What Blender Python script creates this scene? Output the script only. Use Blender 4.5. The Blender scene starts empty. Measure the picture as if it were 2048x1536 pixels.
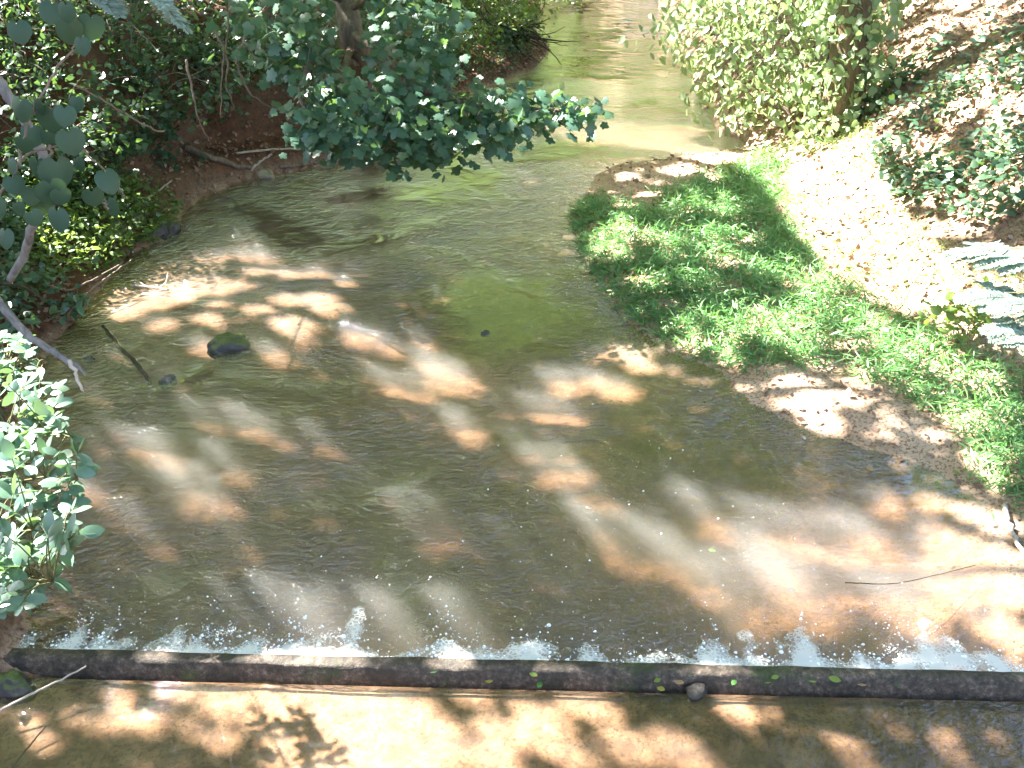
import bpy, math, random
import numpy as np
from mathutils import Vector
rng = np.random.default_rng(7)
random.seed(7)
sc = bpy.context.scene
COL = sc.collection

# ------------------------------------------------------------------ camera geometry
H = 4.5
PITCH = math.radians(28.0)
F = 2076.0
CAM = np.array([0.0, 0.0, H])
_cp, _sp = math.cos(PITCH), math.sin(PITCH)
FWD = np.array([0, _cp, -_sp]); UPV = np.array([0, _sp, _cp]); RGT = np.array([1.0, 0, 0])

def ray(u, v):
    a = (np.asarray(u, float) - 1024) / F
    b = -(np.asarray(v, float) - 768) / F
    d = a[..., None] * RGT + b[..., None] * UPV + FWD
    return d / np.linalg.norm(d, axis=-1, keepdims=True)
def at(u, v, dist):
    return CAM + ray(u, v) * np.asarray(dist, float)[..., None]
def plane(u, v, z=0.0):
    d = ray(u, v)
    return CAM + d * ((z - H) / d[..., 2])[..., None]
def px(P):
    Q = np.asarray(P) - CAM
    w = Q @ FWD
    w = np.where(w < 0.05, 0.05, w)
    return 1024 + F * (Q @ RGT) / w, 768 - F * (Q @ UPV) / w
def inpoly(poly, x, y):
    poly = np.asarray(poly, float); x = np.asarray(x); y = np.asarray(y)
    ins = np.zeros(x.shape, bool)
    n = len(poly)
    for i in range(n):
        x0, y0 = poly[i]; x1, y1 = poly[(i + 1) % n]
        c = ((y0 > y) != (y1 > y)) & (x < (x1 - x0) * (y - y0) / (y1 - y0 + 1e-12) + x0)
        ins ^= c
    return ins
def sample_poly(poly, n):
    poly = np.asarray(poly, float)
    lo, hi = poly.min(0), poly.max(0)
    out = np.zeros((0, 2))
    while len(out) < n:
        c = rng.uniform(lo, hi, (n * 3, 2))
        out = np.vstack([out, c[inpoly(poly, c[:, 0], c[:, 1])]])
    return out[:n]

# ------------------------------------------------------------------ noise
_G = rng.random((256, 256))
def vnoise(x, y):
    xi = np.floor(x).astype(int); yi = np.floor(y).astype(int)
    fx = x - xi; fy = y - yi
    fx = fx * fx * (3 - 2 * fx); fy = fy * fy * (3 - 2 * fy)
    g = lambda a, b: _G[a & 255, b & 255]
    return (g(xi, yi) * (1 - fx) + g(xi + 1, yi) * fx) * (1 - fy) + (g(xi, yi + 1) * (1 - fx) + g(xi + 1, yi + 1) * fx) * fy
def fbm(x, y, o=4):
    s = 0; a = 0.5
    for k in range(o):
        s = s + a * (vnoise(x * 2 ** k + 17.3 * k, y * 2 ** k + 5.1 * k) - 0.5); a *= 0.5
    return s
def sstep(a, b, x):
    t = np.clip((x - a) / (b - a), 0, 1)
    return t * t * (3 - 2 * t)

# ------------------------------------------------------------------ stream outline
LEFT_PX = [(-60, 1420), (-20, 1350), (30, 1306), (62, 1252), (38, 1180), (15, 1050), (30, 900), (62, 770), (105, 690), (160, 630), (215, 560),
           (258, 508), (325, 482), (352, 440), (400, 398), (480, 366), (560, 350), (640, 332), (720, 322), (790, 285), (860, 215),
           (925, 186), (1000, 166), (1065, 140), (1100, 100), (1072, 62), (1085, 25), (1075, 0)]
RIGHT_PX = [(2300, 1536), (2200, 1360), (2130, 1200), (2048, 1085), (1950, 992), (1850, 932), (1700, 890), (1600, 852), (1500, 808),
            (1440, 742), (1330, 700), (1250, 640), (1192, 560), (1150, 480), (1138, 430), (1165, 400), (1190, 352), (1232, 330),
            (1345, 314), (1490, 296), (1500, 284), (1440, 262), (1400, 200), (1372, 100), (1345, 20), (1342, 0)]
L = plane(*np.array(LEFT_PX, float).T)[:, :2]
R = plane(*np.array(RIGHT_PX, float).T)[:, :2]
yl = L[-1]; yr = R[-1]
L = np.vstack([[L[0] + [-0.3, -3.5]], L, [yl + [-1.5, 8]], [yl + [-5, 20]], [yl + [-12, 34]]])
R = np.vstack([[R[0] + [0.6, -14]], R, [yr + [-1.0, 8]], [yr + [-4, 20]], [yr + [-10, 34]]])
WATER_POLY = np.vstack([L, R[::-1]])
W0 = plane(np.array(0.0), np.array(1305.0), 0.02)[:2]
W1 = plane(np.array(2048.0), np.array(1353.0), 0.02)[:2]
wdir = (W1 - W0) / np.linalg.norm(W1 - W0)
wnor = np.array([-wdir[1], wdir[0]])          # upstream
def weir_d(x, y): return (x - W0[0]) * wnor[0] + (y - W0[1]) * wnor[1]

def seg_dist(poly, x, y, closed=False):
    d = np.full(x.shape, 1e9)
    n = len(poly)
    for i in range(n - 1 + int(closed)):
        a = poly[i]; b = poly[(i + 1) % n]
        ab = b - a; L2 = ab @ ab + 1e-12
        t = np.clip(((x - a[0]) * ab[0] + (y - a[1]) * ab[1]) / L2, 0, 1)
        d = np.minimum(d, np.hypot(x - a[0] - t * ab[0], y - a[1] - t * ab[1]))
    return d

def axis(spans):
    out = []
    for a, b, s in spans: out += list(np.arange(a, b, s))
    out.append(spans[-1][1]); return np.array(out)
GX = axis([(-60, -24, 3), (-24, -12, 0.6), (-12, -8, 0.2), (-8, 9, 0.065), (9, 14, 0.2), (14, 26, 0.6), (26, 60, 3)])
GY = axis([(-6, 2, 0.8), (2, 13, 0.065), (13, 22, 0.1), (22, 40, 0.22), (40, 62, 0.8), (62, 120, 4)])
XX, YY = np.meshgrid(GX, GY)
dL = seg_dist(L, XX, YY); dR = seg_dist(R, XX, YY)
inside = inpoly(WATER_POLY, XX, YY)
dS = np.minimum(dL, dR)
n1 = fbm(XX * 0.8, YY * 0.8, 5); n2 = fbm(XX * 2.7 + 9, YY * 2.7, 4); n3 = fbm(XX * 9, YY * 9 + 3, 3)
wd = weir_d(XX, YY)
# bed
def blob(u, v, r):
    c = plane(np.array(float(u)), np.array(float(v)))
    return np.exp(-((XX - c[0]) ** 2 + (YY - c[1]) ** 2) / (r * r))
dep = 0.30 * (1 - np.exp(-dS / 0.75))
shal = blob(380, 560, 1.5) * 0.75 + blob(600, 610, 1.3) * 0.6 + blob(1290, 270, 2.8) * 0.72 + blob(1130, 90, 4) * 0.3 + blob(1950, 1150, 0.9) * 0.6 + blob(900, 600, 1.5) * 0.25 + blob(1250, 700, 1.2) * .3
dep = dep * np.clip(1 - shal, 0.16, 1) * (1 + 0.5 * n1) + 0.26 * sstep(3.2, 0.3, wd) * sstep(0.1, 1.0, dS) + 0.02 * n2 + 0.008 * n3
dep = np.maximum(dep, 0.012 + 0.1 * np.minimum(dS, .3))
bed = -dep
down = np.minimum(-0.155 - 0.06 * sstep(0.2, 1.6, XX) + 0.05 * n1 + 0.04 * n2 + 0.02 * sstep(-2, -3.4, XX), -.105)
down = np.where(wd > -.45, np.maximum(down, -0.130 + (.0 + .05 * n2 + .03 * n1) * sstep(-.30, -.05, wd)), down)
bed = np.where(wd < -0.03, down, bed)
# banks
dd = np.where(inside, 0, dS)
near = sstep(9.0, 7.0, YY); far = sstep(17.5, 21, YY)
bench = 0.12 * sstep(0, .25, dd) + 0.45 * np.minimum(dd, 1.0) + 0.70 * np.clip(dd - 1.0, 0, None)
steep = 0.30 * sstep(0, .15, dd) + 0.35 * np.minimum(dd, .5) + 2.6 * np.clip(dd - .5, 0, 0.65) + 0.6 * np.clip(dd - 1.15, 0, None)
mild = 0.12 * sstep(0, .2, dd) + 0.42 * dd
nb = sstep(13.9, 12.4, YY)
hl = steep * (1 - nb) + bench * nb
hl = hl * (1 - far) + mild * far
hl = np.where(hl > 3.0, 3.0 + (hl - 3.0) * 0.3, hl)
hl = np.minimum(hl, 5.5)
FOOT_PX = [(2900, 1050), (2350, 870), (2060, 765), (1900, 690), (1760, 600), (1660, 490), (1590, 390), (1552, 322), (1502, 284), (1440, 262), (1400, 200), (1372, 100), (1345, 20), (1342, 0)]
FT = plane(*np.array(FOOT_PX, float).T, 0.15)[:, :2]
FT = np.vstack([[FT[0] + [3.0, -17]], FT, R[-3:]])
BAR_POLY = np.vstack([R[:-3], R[-4:-3], FT[::-1][3:]])
onbar = inpoly(BAR_POLY, XX, YY)
dF = np.where(onbar, 0, seg_dist(FT, XX, YY))
bar = 0.10 * sstep(0, .5, dd) + 0.05 * dd + 0.02 * np.clip(dd, 0, 1)
bar = np.minimum(bar, .26)
hr = bar + 0.60 * dF ** 1.08
hr = np.where(hr > 5, 5 + (hr - 5) * .3, hr)
bank = np.where(dL < dR, hl, hr)
bank = bank + sstep(0.05, 1.2, dd) * (0.30 * n1 + 0.16 * n2) + 0.03 * n3 * sstep(0, .2, dd)
bank = np.maximum(bank, 0.008 + 0.05 * np.minimum(dd, 1))
Z = np.where(inside, bed, np.where(wd < -0.03, bank - 0.12, bank))

def hz(x, y):
    x = np.asarray(x, float); y = np.asarray(y, float)
    i = np.clip(np.searchsorted(GX, x) - 1, 0, len(GX) - 2); j = np.clip(np.searchsorted(GY, y) - 1, 0, len(GY) - 2)
    fx = np.clip((x - GX[i]) / (GX[i + 1] - GX[i]), 0, 1); fy = np.clip((y - GY[j]) / (GY[j + 1] - GY[j]), 0, 1)
    return (Z[j, i] * (1 - fx) + Z[j, i + 1] * fx) * (1 - fy) + (Z[j + 1, i] * (1 - fx) + Z[j + 1, i + 1] * fx) * fy
def hnorm(x, y):
    e = 0.15
    n = np.stack([-(hz(x + e, y) - hz(x - e, y)) / (2 * e), -(hz(x, y + e) - hz(x, y - e)) / (2 * e), np.ones(np.shape(x))], -1)
    return n / np.linalg.norm(n, axis=-1, keepdims=True)
def hit(u, v):
    """pixel -> the point of the ground (or stream bed) it shows"""
    u = np.atleast_1d(np.asarray(u, float)); v = np.atleast_1d(np.asarray(v, float))
    d = ray(u, v); t = np.full(u.shape, 2.5); done = np.zeros(u.shape, bool)
    for _ in range(1200):
        p = CAM + d * t[:, None]
        done |= p[:, 2] <= hz(p[:, 0], p[:, 1])
        if done.all(): break
        t = np.where(done, t, t + 0.04 + 0.0 * t)
    return CAM + d * t[:, None]
def hit1(u, v): return hit(u, v)[0]
def shore_side(x, y):
    p = np.stack([x, y], -1)
    return seg_dist(L, x, y), seg_dist(R, x, y), inpoly(WATER_POLY, x, y)

# ------------------------------------------------------------------ materials
def mat(name):
    m = bpy.data.materials.new(name); m.use_nodes = True
    nt = m.node_tree; nt.nodes.clear()
    return m, nt, nt.nodes.new('ShaderNodeOutputMaterial')
def nd(nt, typ, **kw):
    n = nt.nodes.new(typ)
    for k, v in kw.items():
        if k in n.inputs.keys() if isinstance(k, str) else False: pass
        setattr(n, k, v)
    return n
def lk(nt, a, b): nt.links.new(a, b)
def ramp(nt, fac, stops, interp='LINEAR'):
    r = nt.nodes.new('ShaderNodeValToRGB'); r.color_ramp.interpolation = interp
    e = r.color_ramp.elements
    if len(stops) == 1: stops = [(0, stops[0][1]), (1, stops[0][1])]
    while len(e) < len(stops): e.new(0.5)
    for k, (p, c) in enumerate(stops):
        e[k].position = p; e[k].color = (*c, 1)
    lk(nt, fac, r.inputs[0]); return r.outputs[0]
def noise_node(nt, scale, detail=4, rough=.6, vec=None, dist=0):
    n = nt.nodes.new('ShaderNodeTexNoise')
    n.inputs['Scale'].default_value = scale; n.inputs['Detail'].default_value = detail
    n.inputs['Roughness'].default_value = rough; n.inputs['Distortion'].default_value = dist
    if vec is not None: lk(nt, vec, n.inputs['Vector'])
    return n.outputs['Fac']
def mixc(nt, fac, a, b, mode='MIX'):
    m = nt.nodes.new('ShaderNodeMix'); m.data_type = 'RGBA'; m.blend_type = mode
    if isinstance(fac, (int, float)): m.inputs[0].default_value = fac
    else: lk(nt, fac, m.inputs[0])
    for s, x in ((m.inputs[6], a), (m.inputs[7], b)):
        if isinstance(x, tuple): s.default_value = (*x, 1)
        else: lk(nt, x, s)
    return m.outputs[2]
def mathn(nt, op, a, b=None, clamp=False):
    m = nt.nodes.new('ShaderNodeMath'); m.operation = op; m.use_clamp = clamp
    for s, x in ((m.inputs[0], a), (m.inputs[1], b)):
        if x is None: continue
        if isinstance(x, (int, float)): s.default_value = x
        else: lk(nt, x, s)
    return m.outputs[0]
def bump(nt, h, strength=.5, dist=.02):
    b = nt.nodes.new('ShaderNodeBump'); b.inputs['Strength'].default_value = strength; b.inputs['Distance'].default_value = dist
    lk(nt, h, b.inputs['Height']); return b.outputs[0]
def princ(nt, col, rough=.8, spec=.3, normal=None):
    p = nt.nodes.new('ShaderNodeBsdfPrincipled')
    if isinstance(col, tuple): p.inputs['Base Color'].default_value = (*col, 1)
    else: lk(nt, col, p.inputs['Base Color'])
    if isinstance(rough, (int, float)): p.inputs['Roughness'].default_value = rough
    else: lk(nt, rough, p.inputs['Roughness'])
    p.inputs['Specular IOR Level'].default_value = spec
    if normal is not None: lk(nt, normal, p.inputs['Normal'])
    return p
def objco(nt): return nt.nodes.new('ShaderNodeTexCoord').outputs['Object']

def leaf_mat(name, cols, trans=(0.25, 0.4, 0.05), tw=0.35, rough=.42, spec=.5):
    """cols: base colours spread over the single leaves"""
    m, nt, out = mat(name)
    g = nt.nodes.new('ShaderNodeNewGeometry')
    rnd = g.outputs['Random Per Island']
    c = ramp(nt, rnd, [(i / max(1, len(cols) - 1), c) for i, c in enumerate(cols)])
    nz = noise_node(nt, 60, 2, .5, objco(nt))
    c = mixc(nt, mathn(nt, 'MULTIPLY', nz, .35), c, (0.02, 0.035, 0.012))
    p = princ(nt, c, rough, spec)
    t = nt.nodes.new('ShaderNodeBsdfTranslucent')
    tc = mixc(nt, rnd, trans, tuple(x * .6 for x in trans))
    lk(nt, tc, t.inputs['Color'])
    mx = nt.nodes.new('ShaderNodeMixShader'); mx.inputs[0].default_value = tw
    lk(nt, p.outputs[0], mx.inputs[1]); lk(nt, t.outputs[0], mx.inputs[2])
    lk(nt, mx.outputs[0], out.inputs[0]); return m

def bark_mat(name, c0, c1, moss=0.0, scale=1.0):
    m, nt, out = mat(name)
    co = objco(nt)
    mp = nt.nodes.new('ShaderNodeMapping'); mp.inputs['Scale'].default_value = (14 * scale, 14 * scale, 3 * scale); lk(nt, co, mp.inputs[0])
    h = noise_node(nt, 1.6, 6, .65, mp.outputs[0], .6)
    c = ramp(nt, h, [(.3, c0), (.7, c1)])
    if moss:
        c = mixc(nt, mathn(nt, 'MULTIPLY', ramp(nt, noise_node(nt, 5, 4, .6, co), [(.45, (0, 0, 0)), (.6, (1, 1, 1))]), moss), c, (.06, .09, .02))
    lk(nt, princ(nt, c, .85, .25, bump(nt, h, .8, .02)).outputs[0], out.inputs[0]); return m

# ground: soils by place on bank or bed, with the hollow's reflection painted in
gm, nt, out = mat('ground_soil')
co = objco(nt)
at_ = nt.nodes.new('ShaderNodeAttribute'); at_.attribute_name = 'soil_and_reflection'
sep = nt.nodes.new('ShaderNodeSeparateColor'); lk(nt, at_.outputs['Color'], sep.inputs[0])
na = noise_node(nt, 2.2, 6, .65, co); nbn = noise_node(nt, 38, 4, .7, co); nc = noise_node(nt, 9, 5, .65, co)
sand = mixc(nt, ramp(nt, na, [(.35, (0, 0, 0)), (.65, (1, 1, 1))]), (.37, .245, .165), (.48, .355, .26))
sand = mixc(nt, ramp(nt, nbn, [(.38, (1, 1, 1)), (.52, (0, 0, 0))]), sand, (.17, .095, .05))
spk = nt.nodes.new('ShaderNodeTexVoronoi'); spk.inputs['Scale'].default_value = 17; lk(nt, co, spk.inputs['Vector'])
sand = mixc(nt, ramp(nt, spk.outputs['Distance'], [(.06, (.6, .6, .6)), (.12, (0, 0, 0))]), sand, mixc(nt, spk.outputs['Color'], (.09, .055, .035), (.5, .42, .33)))
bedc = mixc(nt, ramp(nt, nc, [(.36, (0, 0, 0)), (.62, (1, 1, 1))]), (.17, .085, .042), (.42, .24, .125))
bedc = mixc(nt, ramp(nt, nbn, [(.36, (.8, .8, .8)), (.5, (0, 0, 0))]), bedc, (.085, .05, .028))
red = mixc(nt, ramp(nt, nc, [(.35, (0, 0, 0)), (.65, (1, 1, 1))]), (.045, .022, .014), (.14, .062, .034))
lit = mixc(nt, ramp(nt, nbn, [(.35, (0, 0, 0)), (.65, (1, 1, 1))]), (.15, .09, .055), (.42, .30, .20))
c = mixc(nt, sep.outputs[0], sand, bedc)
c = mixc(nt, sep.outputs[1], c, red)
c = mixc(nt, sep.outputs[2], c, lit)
hh = mathn(nt, 'MULTIPLY', mathn(nt, 'ADD', mathn(nt, 'MULTIPLY', nbn, .6), nc), mathn(nt, 'SUBTRACT', 1.0, mathn(nt, 'MULTIPLY', sep.outputs[0], .5)))
p = princ(nt, c, .85, .2, bump(nt, hh, .45, .025))
lk(nt, p.outputs[0], out.inputs[0])

# ------------------------------------------------------------------ mesh helpers
def new_mesh(name, V, Fa, m, parent=None, smooth=False, loc=None):
    me = bpy.data.meshes.new(name)
    V = np.asarray(V, np.float32)
    if isinstance(Fa, np.ndarray):
        k = Fa.shape[1]
        me.vertices.add(len(V)); me.vertices.foreach_set('co', V.ravel())
        me.loops.add(Fa.size); me.loops.foreach_set('vertex_index', Fa.astype(np.int32).ravel())
        me.polygons.add(len(Fa)); me.polygons.foreach_set('loop_start', np.arange(0, Fa.size, k, dtype=np.int32))
        me.update(calc_edges=True)
    else:
        me.from_pydata([tuple(v) for v in V.tolist()], [], Fa); me.update()
    if smooth: me.polygons.foreach_set('use_smooth', np.ones(len(me.polygons), bool))
    me.materials.append(m)
    o = bpy.data.objects.new(name, me); COL.objects.link(o)
    if parent is not None:
        o.parent = parent; o.matrix_parent_inverse.identity()
        if loc is None: o.location = -np.array(parent.location)   # parts are given in world coordinates
    if loc is not None: o.location = loc
    return o
def tag(o, label=None, cat=None, group=None, kind=None):
    if label: o['label'] = label
    if cat: o['category'] = cat
    if group: o['group'] = group
    if kind: o['kind'] = kind
    return o
def thing(name, loc, label, cat, group=None):
    o = bpy.data.objects.new(name, None); COL.objects.link(o); o.location = Vector([float(q) for q in loc]); o.empty_display_size = .1
    return tag(o, label, cat, group)
class MB:
    def __init__(s): s.v = []; s.f = []
    def add(s, V, Fa):
        b = len(s.v); s.v += [tuple(map(float, q)) for q in V]; s.f += [tuple(i + b for i in f) for f in Fa]
    def tube(s, pts, rad, seg=8, cap=True):
        pts = np.asarray(pts, float); n = len(pts)
        rad = np.asarray(rad, float)
        T = np.gradient(pts, axis=0); T /= np.linalg.norm(T, axis=1, keepdims=True) + 1e-9
        ref = np.array([0, 0, 1.0]) if abs(T[0, 2]) < .9 else np.array([1.0, 0, 0])
        V = []
        A = np.cross(T[0], ref); A /= np.linalg.norm(A)
        for i in range(n):
            A = A - T[i] * (A @ T[i]); A /= np.linalg.norm(A) + 1e-9
            B = np.cross(T[i], A)
            for k in range(seg):
                a = 2 * math.pi * k / seg
                V.append(pts[i] + rad[i] * (math.cos(a) * A + math.sin(a) * B))
        Fa = []
        for i in range(n - 1):
            for k in range(seg):
                a = i * seg + k; b = i * seg + (k + 1) % seg
                Fa.append((a, b, b + seg, a + seg))
        if cap: Fa += [tuple(range(seg))[::-1], tuple(range((n - 1) * seg, n * seg))]
        s.add(V, Fa)
    def build(s, name, m, parent=None, smooth=True):
        return new_mesh(name, s.v, s.f, m, parent, smooth)
def curve(pts, n=16, wig=0.0):
    """a smooth wandering line through the given points"""
    pts = np.asarray(pts, float)
    if len(pts) == 2: pts = np.array([pts[0], (pts[0] + pts[1]) / 2, pts[1]])
    t = np.linspace(0, len(pts) - 1, n); out = []
    for q in t:
        i = min(int(q), len(pts) - 2); f = q - i
        p0 = pts[max(i - 1, 0)]; p1 = pts[i]; p2 = pts[i + 1]; p3 = pts[min(i + 2, len(pts) - 1)]
        out.append(.5 * ((2 * p1) + (-p0 + p2) * f + (2 * p0 - 5 * p1 + 4 * p2 - p3) * f * f + (-p0 + 3 * p1 - 3 * p2 + p3) * f ** 3))
    out = np.array(out)
    if wig:
        w = rng.normal(0, wig, out.shape); w[0] = 0; w[-1] = 0
        out = out + w
    return out
def unit(a): return a / (np.linalg.norm(a, axis=-1, keepdims=True) + 1e-9)
def rdir(n):
    return unit(rng.normal(0, 1, (n, 3)))
# leaf shapes: x along the leaf, y across, z out of its face
T_OVAL = (np.array([(0, 0, 0), (.42, 0, -.05), (1, 0, -.12), (.28, .27, .03), (.7, .22, 0), (.28, -.27, .03), (.7, -.22, 0)]),
          np.array([(0, 1, 3), (1, 4, 3), (1, 2, 4), (0, 5, 1), (1, 5, 6), (1, 6, 2)]))
T_QUAD = (np.array([(0, 0, 0), (.5, .33, .06), (1, 0, 0), (.5, -.33, .06)]), np.array([(0, 2, 1), (0, 3, 2)]))
T_BLADE = (np.array([(0, 0, 0), (.3, .055, 0), (.3, -.055, 0), (.7, .04, -.06), (.7, -.04, -.06), (1, 0, -.18)]),
           np.array([(0, 2, 1), (1, 2, 3), (2, 4, 3), (3, 4, 5)]))
def _fan(outl, drop=.12):
    o = np.array(outl, float); n = len(o)
    V = [(.38, 0, 0.03)] + [(x, y, -drop * (x - .38) ** 2 - drop * 1.2 * y * y) for x, y in o]
    return np.array(V), np.array([(0, i + 1, (i + 1) % n + 1) for i in range(n)])
_half = [(.02, .0), (-.08, .2), (.05, .42), (.28, .36), (.36, .56), (.60, .46), (.62, .26), (.82, .24)]
T_MAPLE = _fan(_half[:1] + _half[1:] + [(1.0, 0)] + [(x, -y) for x, y in _half[:0:-1]])
_iv = [(0, 0), (-.1, .22), (.12, .42), (.4, .36), (.7, .22)]
T_IVY = _fan(_iv + [(1, 0)] + [(x, -y) for x, y in _iv[:0:-1]])
_ho = []
for k in range(0, 44):
    a = math.pi * (k - 22) / 22
    aa = abs(a)
    r = (.40 + .16 * math.sin(min(aa, 1.5) * 1.05) if aa < 1.5 else .56 + .10 * ((aa - 1.5) / 1.64) ** 4) * (1 if k % 2 else .95) - (.12 if aa < .15 else 0)
    _ho.append((.42 - r * math.cos(a), r * math.sin(a)))
T_HEART = _fan(_ho, .42)
def leaves(name, tmpl, P, X, N, S, m, parent=None, smooth=False):
    P = np.asarray(P, float); n = len(P)
    X = unit(X); N = N - X * (N * X).sum(1, keepdims=True); N = unit(N); Y = np.cross(N, X)
    tv, tf = tmpl
    S = np.broadcast_to(np.asarray(S, float), (n,))[:, None, None]
    V = P[:, None, :] + S * (tv[None, :, 0:1] * X[:, None] + tv[None, :, 1:2] * Y[:, None] + tv[None, :, 2:3] * N[:, None])
    Fa = tf[None] + (np.arange(n) * len(tv))[:, None, None]
    return new_mesh(name, V.reshape(-1, 3), Fa.reshape(-1, 3), m, parent, smooth)
def cloud(centers, per, rad, flat=.7):
    c = np.repeat(np.asarray(centers, float), per, 0)
    return c + rng.normal(0, 1, c.shape) * np.array([rad, rad, rad * flat])
def up_normals(n, spread=.6, bias=(0, 0, 1)):
    return unit(np.array(bias, float)[None] + rng.normal(0, spread, (n, 3)))

# ------------------------------------------------------------------ ground
ny, nx = Z.shape
V = np.stack([XX, YY, Z], -1).reshape(-1, 3)
idx = np.arange(nx * ny).reshape(ny, nx)
Fq = np.stack([idx[:-1, :-1], idx[:-1, 1:], idx[1:, 1:], idx[1:, :-1]], -1).reshape(-1, 4)
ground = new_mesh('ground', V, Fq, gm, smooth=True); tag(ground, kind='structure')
soil_and_reflection = np.zeros((ny, nx, 4), np.float32); soil_and_reflection[..., 3] = 1
isL = dL < dR
soil_and_reflection[..., 0] = np.where(inside, sstep(0.015, .10, -Z), 0) * 1.0
soil_and_reflection[..., 0] = np.where(inside & isL & (wd > 0), np.maximum(soil_and_reflection[..., 0], .85), soil_and_reflection[..., 0])
soil_and_reflection[..., 1] = np.where(~inside & isL, sstep(-.05, .12, dd), 0)
soil_and_reflection[..., 2] = np.where(~inside & ~isL, sstep(.1, .8, dF + .6 * n1), np.where(~inside & isL, .25 * sstep(.1, .4, n1 + .2), 0))
soil_and_reflection[..., 1] = np.maximum(soil_and_reflection[..., 1], np.where(inside & (wd > 0), np.clip(blob(590, 400, 2.0) * 1.2 + blob(300, 860, 1.5) * .55 + blob(120, 720, .8) * .6, 0, .92), 0))  # hollow's dark reflection painted into bed colour; the other patches are dark brown bed
ca = ground.data.color_attributes.new('soil_and_reflection', 'FLOAT_COLOR', 'POINT')
ca.data.foreach_set('color', soil_and_reflection.ravel())

# ------------------------------------------------------------------ water
def water_mat(name, dens, rip, scat=(.80, .81, .79), absorb=(.78, .70, .60), adens=1.0, glint=1.0):
    m, nt, out = mat(name)
    geo = nt.nodes.new('ShaderNodeNewGeometry'); pos = geo.outputs['Position']
    mp = nt.nodes.new('ShaderNodeMapping'); mp.inputs['Scale'].default_value = (.7, 1.0, 1); mp.inputs['Rotation'].default_value = (0, 0, math.radians(-12)); lk(nt, pos, mp.inputs[0])
    a = noise_node(nt, 8, 3, .55, mp.outputs[0], 1.8)
    mp2 = nt.nodes.new('ShaderNodeMapping'); mp2.inputs['Scale'].default_value = (.65, 1.0, 1); mp2.inputs['Rotation'].default_value = (0, 0, math.radians(20)); lk(nt, pos, mp2.inputs[0])
    b = noise_node(nt, 21, 2, .5, mp2.outputs[0], 1.0)
    cc = noise_node(nt, 2.2, 2, .5, pos, .5)
    patch = ramp(nt, noise_node(nt, .55, 2, .5, pos, .8), [(.36, (.12, .12, .12)), (.62, (1, 1, 1))])
    sepp = nt.nodes.new('ShaderNodeSeparateXYZ'); lk(nt, pos, sepp.inputs[0])
    calm = nt.nodes.new('ShaderNodeMapRange'); calm.inputs[1].default_value = 15; calm.inputs[2].default_value = 24; calm.inputs[3].default_value = 1; calm.inputs[4].default_value = .22
    lk(nt, sepp.outputs[1], calm.inputs[0])
    h = mathn(nt, 'ADD', mathn(nt, 'MULTIPLY', mathn(nt, 'ADD', mathn(nt, 'MULTIPLY', a, 1.0), mathn(nt, 'MULTIPLY', b, .6)), mathn(nt, 'MULTIPLY', patch, calm.outputs[0])), mathn(nt, 'MULTIPLY', cc, .7))
    n = bump(nt, h, rip, .035)
    fr = nt.nodes.new('ShaderNodeFresnel'); fr.inputs['IOR'].default_value = 1.34
    gl = nt.nodes.new('ShaderNodeBsdfGlossy'); gl.inputs['Roughness'].default_value = .03; lk(nt, n, gl.inputs['Normal'])
    tr = nt.nodes.new('ShaderNodeBsdfTransparent')
    mx = nt.nodes.new('ShaderNodeMixShader')
    lk(nt, mathn(nt, 'MULTIPLY', fr.outputs[0], glint, True), mx.inputs[0]); lk(nt, tr.outputs[0], mx.inputs[1]); lk(nt, gl.outputs[0], mx.inputs[2])
    lk(nt, mx.outputs[0], out.inputs['Surface'])
    vs = nt.nodes.new('ShaderNodeVolumeScatter'); vs.inputs['Color'].default_value = (*scat, 1); vs.inputs['Density'].default_value = dens; vs.inputs['Anisotropy'].default_value = .15
    va = nt.nodes.new('ShaderNodeVolumeAbsorption'); va.inputs['Color'].default_value = (*absorb, 1); va.inputs['Density'].default_value = adens
    ad = nt.nodes.new('ShaderNodeAddShader'); lk(nt, vs.outputs[0], ad.inputs[0]); lk(nt, va.outputs[0], ad.inputs[1])
    lk(nt, ad.outputs[0], out.inputs['Volume'])
    return m
def slab(name, poly, z0, z1, m):
    k = len(poly)
    V = [(x, y, z1) for x, y in poly] + [(x, y, z0) for x, y in poly]
    Fa = [tuple(range(k)), tuple(range(k, 2 * k))[::-1]] + [(i, i + k, (i + 1) % k + k, (i + 1) % k) for i in range(k)]
    o = new_mesh(name, V, Fa, m); return tag(o, kind='structure')
e0 = W0 - wdir * 8 + wnor * .03; e1 = W1 + wdir * 12 + wnor * .03
water = slab('water', [tuple(e0), tuple(e1), (e1[0] + 18, 90), (e0[0] - 30, 90)], -1.2, 0.0, water_mat('stream_water', 1.3, 1.9, glint=3.4))
g0 = W0 - wdir * 3 - wnor * .11; g1 = W1 + wdir * 6 - wnor * .11
water2 = slab('water', [tuple(g0 - wnor * 5), tuple(g1 - wnor * 5), tuple(g1), tuple(g0)], -.9, -0.078, water_mat('shallow_water', 1.7, .9, glint=3.0))

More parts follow.
